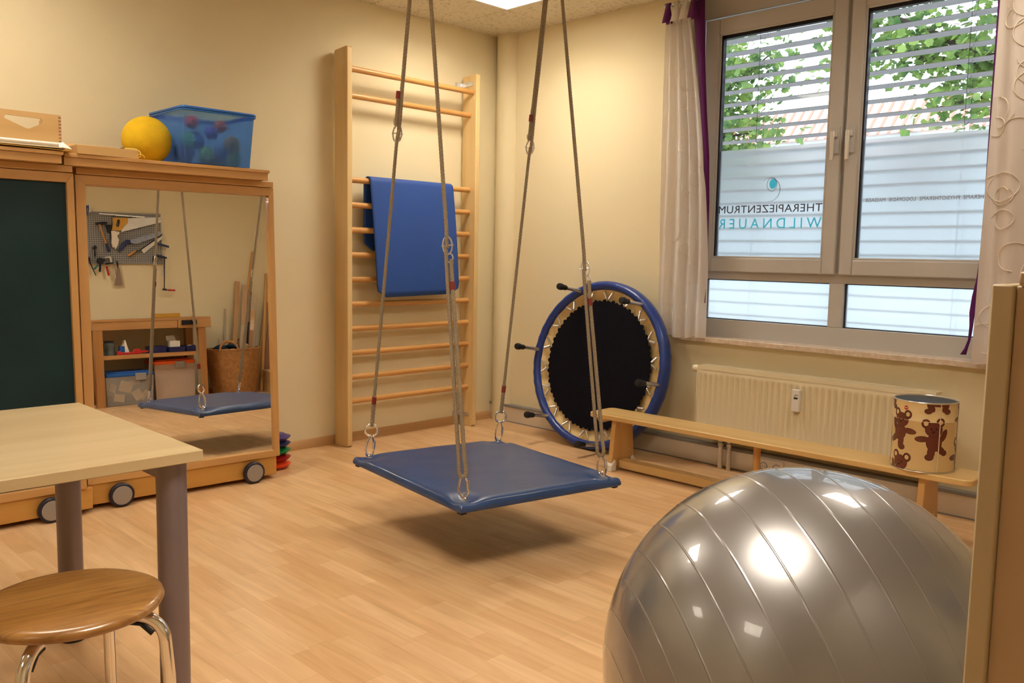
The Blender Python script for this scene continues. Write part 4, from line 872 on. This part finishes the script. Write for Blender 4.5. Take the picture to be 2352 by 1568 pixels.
# blue tenon saw
t = tool('hand_saw', 'small saw with navy handle in a clear blue sheath on the tool board', (-1.4, 1.55), 'saw')
plate(MB(), [(-1.527, 1.545), (-1.505, 1.548), (-1.40, 1.585), (-1.219, 1.641), (-1.217, 1.600), (-1.33, 1.555), (-1.455, 1.511), (-1.49, 1.520)], YP+.012, YP+.017).build('blade_sheath', mat('pale_blue_sheath', (.33, .38, .50), rough=.3, var=.2, scale=30), t)
m = MB(); plate(m, [(-1.508, 1.548), (-1.540, 1.551), (-1.575, 1.520), (-1.600, 1.478), (-1.622, 1.445), (-1.585, 1.440), (-1.565, 1.468), (-1.545, 1.500), (-1.50, 1.520)], YP+.006, YP+.026); m.build('handle', M_bh, t, bevel=.004); hook([(-1.52, 1.51)], t)
# back saw
t = tool('back_saw', 'straight back saw with turned wooden handle, lowest saw on the tool board', (-1.37, 1.47), 'saw')
m = MB(); m.tube([(-1.533, YP+.016, 1.395), (-1.505, YP+.016, 1.412), (-1.475, YP+.016, 1.436), (-1.458, YP+.016, 1.447)], [.010, .013, .011, .008], 12); m.build('handle', M_oak, t)
m = MB(); m.tube([(-1.458, YP+.016, 1.447), (-1.425, YP+.016, 1.448), (-1.395, YP+.016, 1.470), (-1.206, YP+.016, 1.610)], .005, 8); m.build('blade_spine', M_iron, t)
plate(MB(), [(-1.409, 1.456), (-1.204, 1.598), (-1.196, 1.578), (-1.386, 1.422)], YP+.014, YP+.017).build('blade', M_blade, t); hook([(-1.457, 1.435)], t)
# ruler
t = tool('steel_ruler', 'long thin steel bar across the top of the tool board', (-1.56, 1.78), 'ruler')
plate(MB(), [(-1.767, 1.796), (-1.362, 1.778), (-1.362, 1.766), (-1.767, 1.788)], YP+.01, YP+.014).build('ruler_bar', M_steel, t); hook([(-1.64, 1.776), (-1.49, 1.770)], t)
# fret saw / screw clamp
t = tool('screw_clamp', 'large screw clamp with two blue jaws at the right edge of the tool board', (-1.2, 1.4), 'clamp')
plate(MB(), [(-1.172, 1.492), (-1.160, 1.486), (-1.222, 1.197), (-1.235, 1.200)], YP+.016, YP+.024).build('clamp_bar', M_blade, t)
plate(MB(), [(-1.262, 1.520), (-1.225, 1.520), (-1.150, 1.498), (-1.150, 1.478), (-1.240, 1.502)], YP+.008, YP+.032).build('jaw', M_bh, t, bevel=.003)
plate(MB(), [(-1.282, 1.408), (-1.262, 1.414), (-1.175, 1.386), (-1.176, 1.370), (-1.262, 1.394)], YP+.008, YP+.032).build('jaw', M_bh, t, bevel=.003)
t = tool('folding_knife', 'yellow handled knife hanging near the right edge of the tool board', (-1.29, 1.34), 'knife')
plate(MB(), [(-1.275, 1.392), (-1.262, 1.384), (-1.287, 1.300), (-1.302, 1.290), (-1.308, 1.302), (-1.292, 1.35)], YP+.006, YP+.022).build('handle', M_yel, t, bevel=.003); plate(MB(), [(-1.300, 1.395), (-1.276, 1.40), (-1.292, 1.35), (-1.308, 1.34)], YP+.004, YP+.014).build('sheath', M_gask, t)
t = tool('crank_brace', 'long black crank with a red handle hanging right of the tool board', (-1.2, 1.2), 'crank')
m = MB(); m.cyl((-1.200, YP+.037, 1.385), (-1.217, YP+.037, 1.075), .0052, 8).cyl((-1.232, YP+.037, 1.070), (-1.195, YP+.037, 1.066), .010, 10); m.build('rod', M_iron, t)
m = MB(); m.lathe([(.005, 0), (.009, .01), (.0095, .035), (.008, .05), (.010, .07), (.009, .078), (0, .080)], (-1.192, YP+.037, 1.063), (1, 0, -.06), n=14); m.build('handle', M_rh, t)
t = tool('paint_scraper', 'wide brown scraper hanging below the tool board', (-1.63, 1.2), 'scraper')
plate(MB(), [(-1.636, 1.290), (-1.614, 1.292), (-1.591, 1.113), (-1.666, 1.110), (-1.650, 1.18)], YP+.006, YP+.010).build('blade', mat('dull_brown_blade', (.30, .21, .16), rough=.6), t); plate(MB(), [(-1.638, 1.345), (-1.628, 1.348), (-1.620, 1.290), (-1.634, 1.290)], YP+.004, YP+.016).build('handle', M_iron, t)
t = tool('chisel', 'narrow steel chisel hanging left of the brown scraper', (-1.66, 1.24), 'chisel')
m = MB(); m.tube([(-1.676, YP+.012, 1.309), (-1.664, YP+.012, 1.245), (-1.650, YP+.012, 1.187)], [.0045, .0045, .007], 8); m.build('blade', M_blade, t)
t = tool('bar_clamp', 'small bar clamp with a red handle on the lower edge of the tool board', (-1.71, 1.31), 'clamp')
plate(MB(), [(-1.742, 1.384), (-1.690, 1.392), (-1.684, 1.380), (-1.675, 1.320), (-1.690, 1.318), (-1.700, 1.375), (-1.742, 1.374)], YP+.01, YP+.024).build('clamp_bar', M_blade, t); plate(MB(), [(-1.735, 1.326), (-1.668, 1.336), (-1.668, 1.322), (-1.735, 1.312)], YP+.006, YP+.028).build('jaw', M_iron, t)
MB().cyl((-1.728, YP+.018, 1.296), (-1.712, YP+.018, 1.208), .0095, 12).build('handle', M_rh, t)
t = tool('hand_drill', 'black hand drill with a teal handle on the lower edge of the tool board', (-1.79, 1.32), 'drill')
m = MB(); m.cyl((-1.782, YP+.012, 1.345), (-1.782, YP+.026, 1.345), .032, 24).tube([(-1.782, YP+.02, 1.33), (-1.790, YP+.02, 1.245)], [.009, .010], 10).cyl((-1.755, YP+.016, 1.36), (-1.735, YP+.016, 1.352), .008, 8); m.build('gear_body', M_iron, t); MB().cyl((-1.80, YP+.018, 1.310), (-1.838, YP+.018, 1.268), .008, 10).build('handle', mat('teal_handle', (.01, .14, .16), rough=.4), t)
t = tool('pincers', 'pair of black pincers at the lower left of the tool board', (-1.87, 1.29), 'pincers')
m = MB(); m.cyl((-1.886, YP+.012, 1.365), (-1.886, YP+.022, 1.365), .020, 16); m.build('head', M_iron, t)
for q in ([(-1.893, 1.36), (-1.897, 1.27), (-1.893, 1.192)], [(-1.878, 1.36), (-1.852, 1.28), (-1.825, 1.209)]): MB().tube([(x, YP+.016, z) for x, z in q], [.0065, .005, .004], 8).build('grip', M_iron, t)
t = tool('pliers', 'small black pliers hanging below the hammer head on the tool board', (-1.82, 1.44), 'pliers')
m = MB(); plate(m, [(-1.822, 1.50), (-1.812, 1.485), (-1.800, 1.470), (-1.808, 1.460), (-1.818, 1.455), (-1.816, 1.40), (-1.824, 1.37), (-1.832, 1.40), (-1.828, 1.455), (-1.842, 1.465), (-1.830, 1.480)], YP+.006, YP+.022); m.build('jaws', M_iron, t, bevel=.003)
t = tool('hacksaw', 'blue framed hacksaw sticking up over the top left of the tool board', (-1.88, 1.8), 'saw')
m = MB(); m.tube([(-1.892, YP+.02, 1.76), (-1.884, YP+.02, 1.82), (-1.874, YP+.02, 1.862), (-1.862, YP+.02, 1.866), (-1.860, YP+.02, 1.84), (-1.873, YP+.02, 1.77)], [.009, .010, .010, .007, .006, .006], 8); m.build('frame', M_bh, t); m = MB(); m.box(-1.873, -1.845, YP+.018, YP+.021, 1.80, 1.858); m.build('blade', M_blade, t)
for k, (x, z) in enumerate(((-1.862, 1.765), (-1.885, 1.735))):
    pass

# workbench
t = thing('workbench', 'brown beech workbench with a shelf and a black vice, seen in the mirror', 'workbench', (-1.44, -4.93, 0))
MB().box(-1.968, -.925, -5.185, -4.680, .770, .793).build('bench_top', M_wb, t, bevel=.002)
MB().box(-1.968, -1.235, -4.722, -4.684, .697, .7695).build('front_apron', M_wb, t, bevel=.002); MB().box(-1.230, -.925, -4.735, -4.676, .692, .7695).build('vice_jaw', M_wb, t, bevel=.002)
MB().box(-1.968, -1.94, -5.16, -4.723, .700, .7695).build('end_apron', M_wb, t, bevel=.002)
for x in (-1.962, -1.045):
    for y0, y1 in ((-4.752, -4.6845), (-5.16, -5.09)): MB().box(x, x+.070, y0, y1, 0, .6965 if y0 > -5 else .7695).build('leg', M_wbz, t, bevel=.002)
MB().box(-1.891, -1.046, -5.15, -4.700, .430, .466).build('shelf', M_wb, t, bevel=.002)
m = MB(); m.box(-1.202, -1.062, -4.676, -4.655, .722, .766); m.cyl((-1.10, -4.655, .744), (-1.10, -4.615, .744), .013, 14); v = m.build('vice_plate', M_iron, t, bevel=.003)
m = MB(); m.cyl((-1.108, -4.625, .80), (-1.09, -4.625, .600), .0085, 10).cyl((-1.0905, -4.625, .606), (-1.090, -4.625, .594), .013, 12).cyl((-1.108, -4.625, .800), (-1.1075, -4.625, .808), .012, 12); m.build('vice_handle', M_oak, v)
o = MB().box(-1.385, -1.150, -4.99, -4.88, .7935, .8335).build('wood_block', M_yh, bevel=.004); origin(o, (-1.27, -4.93, .7935)); tag(o, 'orange yellow wooden block lying on the workbench top', 'block')
# storage boxes below
M_clearp = mat('clear_plastic', (.93, .90, .86), rough=.18, trans=.8, ior=1.1, var=.02); M_lidb = mat('blue_lid', (.01, .10, .42), rough=.35); M_lido = mat('orange_lid', (.85, .13, .02), rough=.35); M_clip = mat('grey_clip', (.35, .34, .33), rough=.35, metal=.3)
def lidbox(lb, x0, x1, y0, y1, zt, lidm, clipx, milky):
    t = thing('lidded_box', lb, 'box', ((x0+x1)/2, (y0+y1)/2, 0)); m = MB()
    boxwall(m, x0+.015, x1-.015, y0+.015, y1-.015, .003, zt-.045, .012, .003, rib=0); m.build('tub', mat('milky_plastic', (.72, .56, .44), rough=.35, trans=.35, ior=1.1, var=.06, scale=5) if milky else M_clearp, t, ang=30)
    MB().prism(rrect(x1-x0, y1-y0, .025), zt-.045, zt-.012, lambda u, v, tt: Vector(((x0+x1)/2+u, (y0+y1)/2+v, tt))).prism(rrect(x1-x0-.05, y1-y0-.05, .02), zt-.012, zt, lambda u, v, tt: Vector(((x0+x1)/2+u, (y0+y1)/2+v, tt))).build('lid', lidm, t, bevel=.004)
    c = MB(); c.box(clipx-.048, clipx+.048, y1, y1+.012, zt-.085, zt-.020); c.build('clip', M_clip, t, bevel=.004)
lidbox('clear box of wood offcuts with a blue lid under the workbench', -1.880, -1.455, -5.06, -4.730, .312, M_lidb, -1.575, False)
lidbox('milky plastic box with an orange lid under the workbench', -1.438, -1.052, -5.16, -4.790, .395, M_lido, -1.20, True)
M_off = wood('pale_offcut', (.68, .48, .24), (.6, .4, .18), 'x')
for k, (x, y, z, w_, h_, a, lb) in enumerate([(-1.70, -4.765, .17, .11, .10, .3, 'largest pale wood offcut high in the blue-lidded box'), (-1.60, -4.768, .09, .08, .09, -.5, 'square wood offcut low in the middle of the blue-lidded box'), (-1.76, -4.77, .07, .09, .07, .2, 'wood offcut at the lower left of the blue-lidded box'), (-1.53, -4.82, .08, .05, .10, .9, 'upright wood offcut at the right end of the blue-lidded box'), (-1.62, -4.80, .20, .10, .05, -.2, 'long wood offcut on the heap in the blue-lidded box'), (-1.81, -4.80, .16, .06, .10, .5, 'wood offcut near the left wall of the blue-lidded box')]):
    o = MB(); Mx = Matrix.Translation((x, y, z)) @ Matrix.Rotation(a, 4, 'Y') @ Matrix.Rotation(.15*k, 4, 'X'); o.box(-w_/2, w_/2, -.009, .009, -h_/2, h_/2, M=Mx); o = o.build('wood_offcut', M_off, bevel=.001); origin(o, (x, y, z)); tag(o, lb, 'wood')
# shelf contents
def onejar(x, y, r, h, lb):
    t = thing('glass_jar', lb, 'jar', (x, y, .4665)); MB().lathe([(r, 0), (r, h*.8), (r*.85, h*.85)], (x, y, .4665), n=24).build('body', mat('murky_glass', (.10, .13, .13), rough=.15, coat=.5, var=.4, scale=20), t); MB().lathe([(r*.88, 0), (r*.88, h*.13), (0, h*.14)], (x, y, .4665+h*.85), n=24).build('lid', M_iron, t)
onejar(-1.825, -4.78, .050, .135, 'dark jar standing at the left end of the workbench shelf')
t = thing('carton', 'blue and white carton with a peaked top on the workbench shelf', 'carton', (-1.70, -4.79, .4665))
MB().box(-1.735, -1.672, -4.83, -4.76, .4665, .545).build('carton_body', M_lidb, t); MB().prism([(-1.710, .5455), (-1.672, .5455), (-1.69, .60)], -4.83, -4.76, lambda u, v, tt: Vector((u, tt, v))).build('carton_top', M_paper, t); plate(MB(), [(-1.695, .48), (-1.655, .475), (-1.69, .603), (-1.698, .60)], -4.755, -4.745).build('flap', M_paper, t)
t = thing('toy_clamp', 'red plastic clamp lying on the workbench shelf', 'clamp', (-1.65, -4.74, .4665))
m = MB(); plate(m, [(-1.770, .4675), (-1.770, .50), (-1.745, .505), (-1.735, .49), (-1.64, .488), (-1.62, .515), (-1.585, .518), (-1.565, .50), (-1.50, .497), (-1.50, .482), (-1.56, .480), (-1.57, .4675)], -4.742, -4.710); m.build('clamp_body', M_rh, t, bevel=.004)
M_tray = mat('navy_tray', (.01, .015, .09), rough=.4)
def opentray(lb, x0, x1, y0, y1, z0, h, mm):
    t = thing('parts_tray', lb, 'tray', ((x0+x1)/2, (y0+y1)/2, z0)); m = MB(); boxwall(m, x0, x1, y0, y1, z0, z0+h, .006, .003, rib=.001); m.build('tray_body', mm, t); return t
opentray('navy plastic tray in the middle of the workbench shelf', -1.470, -1.325, -4.93, -4.76, .467, .06, M_tray)
opentray('navy plastic tray under the small white box on the shelf', -1.310, -1.170, -4.90, -4.715, .467, .050, M_tray)
opentray('navy plastic tray at the right end of the workbench shelf', -1.150, -1.055, -4.90, -4.715, .467, .055, M_tray)
t = thing('small_box', 'small white cardboard box standing on a navy tray', 'box', (-1.245, -4.80, .475)); m = MB(); boxwall(m, -1.292, -1.205, -4.86, -4.745, .4725, .572, .001, .0015, rib=0); m.build('carton_body', M_paper, t); plate(MB(), [(-1.292, .573), (-1.205, .573), (-1.225, .625), (-1.30, .615)], -4.866, -4.864).build('flap', M_paper, t)
o = MB().sphere((-1.10, -4.80, .505), .026, 18, 10, sc=(1.3, 1, .8)).build('crumpled_bag', M_white); origin(o, (-1.10, -4.80, .50)); tag(o, 'small crumpled white bag in the right-hand tray of the shelf', 'bag')
# red ball left of the workbench
o = MB().sphere((-2.175, -4.99, .196), .196, 40, 24).build('red_ball', mat('red_ball_rubber', (.35, .01, .012), rough=.35)); origin(o, (-2.175, -4.99, .196)); tag(o, 'dark red ball on the floor left of the workbench', 'ball')

# wicker basket
M_wick = mat('brown_wicker', (.46, .22, .07), rough=.55, col2=(.34, .15, .045), scale=30, coat=.2)
KX, KY = -.635, -4.925
t = thing('wicker_basket', 'tall brown wicker basket full of boards right of the workbench', 'basket', (KX, KY, 0))
def wall_of_basket():
    m = MB(); n = 96; rows = 46; vs = []; fs = []
    for j in range(rows+1):
        v = j/rows; z = .012+.440*v; R0 = .200+.062*v**.8
        for i in range(n):
            a = 2*PI*i/n; k = (i//2+j) % 2; vs.append(Vector((KX+math.cos(a)*(R0+(.0045 if k else -.0035)), KY+math.sin(a)*(R0+(.0045 if k else -.0035)), z)))
    for j in range(rows):
        for i in range(n): fs.append((j*n+i, j*n+(i+1) % n, (j+1)*n+(i+1) % n, (j+1)*n+i))
    fs.append(tuple(range(n))[::-1]); m.add(vs, fs); return m
wall_of_basket().build('woven_wall', M_wick, t, ang=180, solid=.006)
m = MB()
for ph in (0, PI):
    m.tube([(KX+math.cos(2*PI*i/90)*(.263+.006*math.cos(2*PI*i/90*14+ph)), KY+math.sin(2*PI*i/90)*(.263+.006*math.cos(2*PI*i/90*14+ph)), .458+.006*math.sin(2*PI*i/90*14+ph)) for i in range(90)], .008, 8, closed=True)
m.build('braided_rim', M_wick, t)
for a0 in (2.05, 2.05+PI):
    c = Vector((KX+.262*math.cos(a0), KY+.262*math.sin(a0), .455)); tt_ = Vector((-math.sin(a0), math.cos(a0), 0)); m = MB()
    for ph in (0, 2.1, 4.2): m.tube([c+tt_*(.085*math.cos(PI*i/24))+Vector((0, 0, .088*math.sin(PI*i/24)))+Vector((math.cos(a0), math.sin(a0), 0))*.007*math.cos(i*.9+ph)+Vector((0, 0, .007*math.sin(i*.9+ph))) for i in range(25)], .009, 8)
    m.build('handle', M_wick, t)
o = MB(); 
for c, s_ in (((-.760, -4.90, .468), (.085, .06, .030)), ((-.665, -4.88, .485), (.08, .06, .022)), ((-.70, -4.95, .455), (.11, .08, .035))): o.sphere(c, 1, 24, 14, sc=s_)
for q in o.v: q += Vector((0, 0, .014*noise.noise(q*14)))
o = o.build('blue_cloth', mat('dark_blue_cloth', (.006, .035, .075), rough=.9, var=.4, scale=10)); origin(o, (-.7, -4.92, .46)); tag(o, 'dark blue cloth bundled over the rim of the wicker basket', 'cloth')
# boards and poles leaning in the corner
M_b1 = wood('tan_board', (.50, .31, .15), (.42, .24, .11), 'z'); M_b2 = wood('orange_pole', (.62, .34, .10), (.52, .27, .07), 'z'); M_b3 = wood('pale_grey_board', (.52, .42, .29), (.44, .34, .22), 'z')
def lean(name, lb, cat, a, b, w_, th, mm, rot=0., rd_=False):
    a, b = Vector(a), Vector(b); d = (b-a); Lg = d.length; d.normalize(); q = Vector((0, 0, 1)).rotation_difference(d).to_matrix().to_4x4() @ Matrix.Rotation(rot, 4, 'Z'); Mx = Matrix.Translation(a) @ q; m = MB()
    if rd_: m.cyl(a, b, w_/2, 14)
    else: m.box(-w_/2, w_/2, -th/2, th/2, 0, Lg, M=Mx)
    o = m.build(name, mm, bevel=.001); origin(o, a); tag(o, lb, cat)
lean('board', 'tan square-cut batten standing highest of the short boards in the basket', 'board', (-.655, -4.95, .03), (-.487, -5.13, 1.14), .044, .03, M_b1)
lean('pole', 'long orange round pole leaning from the basket to the corner', 'pole', (-.60, -5.02, .03), (-.300, -5.172, 1.45), .024, .024, M_b2, rd_=True)
lean('board', 'tan board just right of the tallest batten in the basket', 'board', (-.585, -4.88, .03), (-.415, -5.125, 1.10), .050, .02, M_b1, .2)
lean('board', 'short pale board leaning in the middle of the basket', 'board', (-.635, -4.825, .03), (-.500, -4.975, .69), .050, .016, M_b3, -.15)
lean('board', 'narrow black strip beside the short pale board', 'strip', (-.578, -4.82, .03), (-.445, -4.975, .72), .014, .012, M_iron)
lean('board', 'pale grey board leaning behind the steel rope in the corner', 'board', (-.500, -4.86, .03), (-.335, -5.09, 1.00), .055, .016, M_b3, .1)
lean('pole', 'thick orange pole leaning at the right of the basket', 'pole', (-.350, -4.95, 0), (-.165, -5.155, 1.22), .034, .034, M_b2, rd_=True)
lean('board', 'brown board standing on the floor right of the basket', 'board', (-.345, -5.08, 0), (-.170, -5.165, .92), .060, .018, M_b1, .0)
lean('board', 'wide pale plank standing in the corner behind the basket', 'board', (-.40, -5.14, 0), (-.310, -5.178, .98), .075, .014, M_b3)
lean('board', 'dark reddish board at the far right of the leaning boards', 'board', (-.27, -5.09, 0), (-.075, -5.15, 1.05), .07, .018, wood('reddish_board', (.36, .18, .10), (.28, .13, .07), 'z'), .2)
lean('pole', 'thin white strip leaning left of the tallest batten', 'strip', (-.70, -5.06, .03), (-.61, -5.17, .86), .020, .012, M_b3)
lean('board', 'slim tan lath between the two orange poles', 'lath', (-.53, -5.00, .03), (-.345, -5.165, 1.05), .026, .012, M_b1, .3)
lean('board', 'brown edge-on board in front of the pale grey one in the basket', 'board', (-.535, -4.84, .03), (-.400, -4.950, .84), .040, .016, M_b1, .5)
lean('board', 'short dark lath leaning low at the front right of the basket', 'lath', (-.56, -4.76, .03), (-.47, -4.84, .64), .030, .012, MATS.get('reddish_board', M_b1), .1)
lean('wood_offcut', 'stubby pale offcut sticking up behind the basket handle', 'wood', (-.735, -4.99, .40), (-.725, -5.02, .56), .042, .018, M_b3)
lean('wood_offcut', 'short bright wood block lying in the front of the basket', 'wood', (-.60, -4.80, .42), (-.545, -4.76, .50), .032, .028, M_off)
o = MB().tube([(-.235+.050*math.cos(2*PI*i/32), -5.17, 1.62+.10*math.sin(2*PI*i/32)) for i in range(32)], .003, 6, closed=True).build('wire_hoop', M_white); origin(o, (-.235, -5.17, 1.62)); tag(o, 'thin white wire hoop hanging on the wall above the long poles', 'hoop')
t = thing('small_stool', 'low pale wooden footstool right of the wicker basket', 'stool', (-.2, -4.82, 0))
MB().box(-.352, -.06, -4.93, -4.72, .205, .227).build('seat', M_off, t, bevel=.003)
for x in (-.335, -.095): MB().box(x, x+.018, -4.915, -4.735, 0, .2045).build('side_board', M_off, t, bevel=.002)

# ================================================================== OUTSIDE
g = MB().box(.6, 40, -25, 30, -1.2, -1.1).build('pavement', mat('grey_paving', (.35, .35, .34), rough=.9, var=.15)); g['kind'] = 'structure'
M_leaf = bpy.data.materials.new('maple_leaf'); M_leaf.use_nodes = True; nt = M_leaf.node_tree; N = nt.nodes; L = nt.links; b = N['Principled BSDF']
tcn = N.new('ShaderNodeTexCoord'); nz = N.new('ShaderNodeTexNoise'); nz.inputs['Scale'].default_value = 3.5; L.new(tcn.outputs['Object'], nz.inputs['Vector']); cr = N.new('ShaderNodeValToRGB'); cr.color_ramp.elements[0].position = .35; cr.color_ramp.elements[1].position = .65
cr.color_ramp.elements[0].color = (.06, .15, .05, 1); cr.color_ramp.elements[1].color = (.25, .38, .09, 1); L.new(nz.outputs['Fac'], cr.inputs[0]); L.new(cr.outputs[0], b.inputs['Base Color']); b.inputs['Roughness'].default_value = .5
tr_ = N.new('ShaderNodeBsdfTranslucent'); L.new(cr.outputs[0], tr_.inputs[0]); mx = N.new('ShaderNodeMixShader'); mx.inputs[0].default_value = .5; L.new(b.outputs[0], mx.inputs[1]); L.new(tr_.outputs[0], mx.inputs[2]); L.new(mx.outputs[0], N['Material Output'].inputs[0])
M_bark = mat('dark_bark', (.05, .045, .04), rough=.9, var=.3, scale=20)
LEAF = [(0, -.42), (.18, -.32), (.42, -.30), (.40, -.08), (.54, .10), (.32, .26), (.0, .55), (-.32, .26), (-.54, .10), (-.40, -.08), (-.42, -.30), (-.18, -.32)]
def tree(lb, base, limbs, n, size, seed, spread, k=1.):
    far = lambda p: (-4.17+(p[0]+4.17)*k, -4.35+(p[1]+4.35)*k, (1.146+(p[2]-1.146)*k) if p[2] > -1 else -1.1)
    base = far(base); limbs = [([far(p) for p in q], r) for q, r in limbs]
    rr = random.Random(seed); t = thing('tree', lb, 'tree', base); m = MB()
    for q, r in limbs: m.tube([Vector(p) for p in q], r, 8)
    m.build('branches', M_bark, t); f = MB(); segs = []
    for q, r in limbs[1:]:
        for i in range(len(q)-1): segs.append((Vector(q[i]), Vector(q[i+1])))
    W_ = [(b-a).length for a, b in segs]
    for k in range(n):
        a, b = rr.choices(segs, W_)[0]; p = a.lerp(b, rr.random())+Vector((rr.gauss(0, spread), rr.gauss(0, spread), rr.gauss(0, spread*.75)))
        nrm = Vector((rr.gauss(-.5, .6), rr.gauss(0, .6), rr.gauss(.6, .5))).normalized(); u = nrm.orthogonal().normalized(); u = Matrix.Rotation(rr.uniform(0, 6.28), 3, nrm) @ u; v = nrm.cross(u); s_ = size*rr.uniform(.45, 1.15)
        base_ = len(f.v); f.v.append(p+nrm*s_*.06); f.v += [p+(u*x+v*y)*s_ for x, y in LEAF]; f.f += [(base_, base_+1+i, base_+1+(i+1) % 12) for i in range(12)]; f.m += [0]*12
    f.build('foliage', M_leaf, t, smooth=False)
tree('leafy green maple seen through the left casement', (7.5, 3.6, -1.1), [
    ([(7.5, 3.6, -1.1), (7.4, 3.4, 1.5), (7.3, 3.2, 4.2), (7.2, 3.0, 6.5)], [.16, .14, .10, .05]),
    ([(7.3, 3.3, 2.4), (7.0, 2.6, 2.9), (6.8, 1.9, 2.9)], [.05, .03, .01]), ([(7.3, 3.2, 3.0), (6.9, 2.4, 3.6), (6.7, 1.7, 3.9)], [.05, .03, .01]),
    ([(7.3, 3.1, 3.8), (6.9, 2.6, 4.6), (6.8, 2.1, 5.0)], [.05, .03, .01]), ([(7.4, 3.3, 2.2), (7.2, 3.0, 2.35), (7.0, 2.5, 2.3)], [.04, .02, .01]), ([(7.3, 3.2, 3.4), (7.2, 3.4, 4.2), (7.1, 3.2, 4.9)], [.04, .03, .01])], 4200, .15, 4, .36, 1.25)
tree('maple branches with lighter leaves seen through the right casement', (7.2, -2.6, -1.1), [
    ([(7.2, -2.6, -1.1), (7.1, -2.5, 1.5), (7.0, -2.3, 4.2), (6.9, -2.1, 6.5)], [.17, .15, .11, .05]),
    ([(7.0, -2.3, 3.2), (6.8, -1.5, 3.5), (6.7, -.7, 3.45), (6.6, .1, 3.7), (6.6, .8, 3.7)], [.07, .055, .04, .02, .008]), ([(6.7, -.9, 3.5), (6.6, -.3, 3.9), (6.5, .4, 4.25), (6.5, 1.1, 4.5)], [.04, .03, .015, .008]),
    ([(7.0, -2.2, 3.4), (6.8, -1.3, 4.1), (6.7, -.6, 4.6), (6.6, .1, 5.0)], [.06, .04, .02, .01]), ([(6.9, -1.6, 3.4), (6.8, -1.0, 3.05), (6.7, -.4, 2.95)], [.04, .02, .008])], 2900, .125, 9, .25)
t = thing('building', 'long low building with a pinkish ribbed roof across the street', 'building', (18, 4, -1.1))
M_bw = mat('pale_blue_wall', (.72, .82, .85), rough=.7, var=.02); M_roof = mat('pink_ribbed_roof', (.85, .62, .55), rough=.6, var=.03); M_post = mat('grey_post', (.25, .26, .30), rough=.6)
MB().box(18, 26, -12, 30, -1.1, 4.32).build('wall', M_bw, t)
m = MB(); m.add([(17.7, -12, 4.30), (17.7, 30, 4.30), (18.6, 30, 5.2), (18.6, -12, 5.2), (26, -12, 5.4), (26, 30, 5.4), (26, 30, 4.3), (26, -12, 4.3)], [(0, 1, 2, 3), (3, 2, 5, 4), (4, 5, 6, 7), (0, 7, 6, 1), (0, 3, 4, 7), (1, 6, 5, 2)])
m.build('roof', M_roof, t, smooth=False); m = MB(); y = -2
while y < 16: m.add([(17.68, y, 4.30), (17.68, y+.07, 4.30), (18.58, y+.07, 5.22), (18.58, y, 5.22)], [(0, 1, 2, 3)]); y += .27
m.build('roof_rib', mat('red_rib', (.62, .22, .16), rough=.6), t, solid=.02, smooth=False)
for k in range(14):
    y = -3+1.45*k; MB().box(17.95, 18.0, y, y+.22, .5, 4.2).build('post', M_post, t)
for y in (3.4, 7.75): MB().box(17.96, 18.0, y, y+1.1, 2.6, 4.1).build('window', mat('dark_pane', (.05, .07, .10), rough=.1), t)
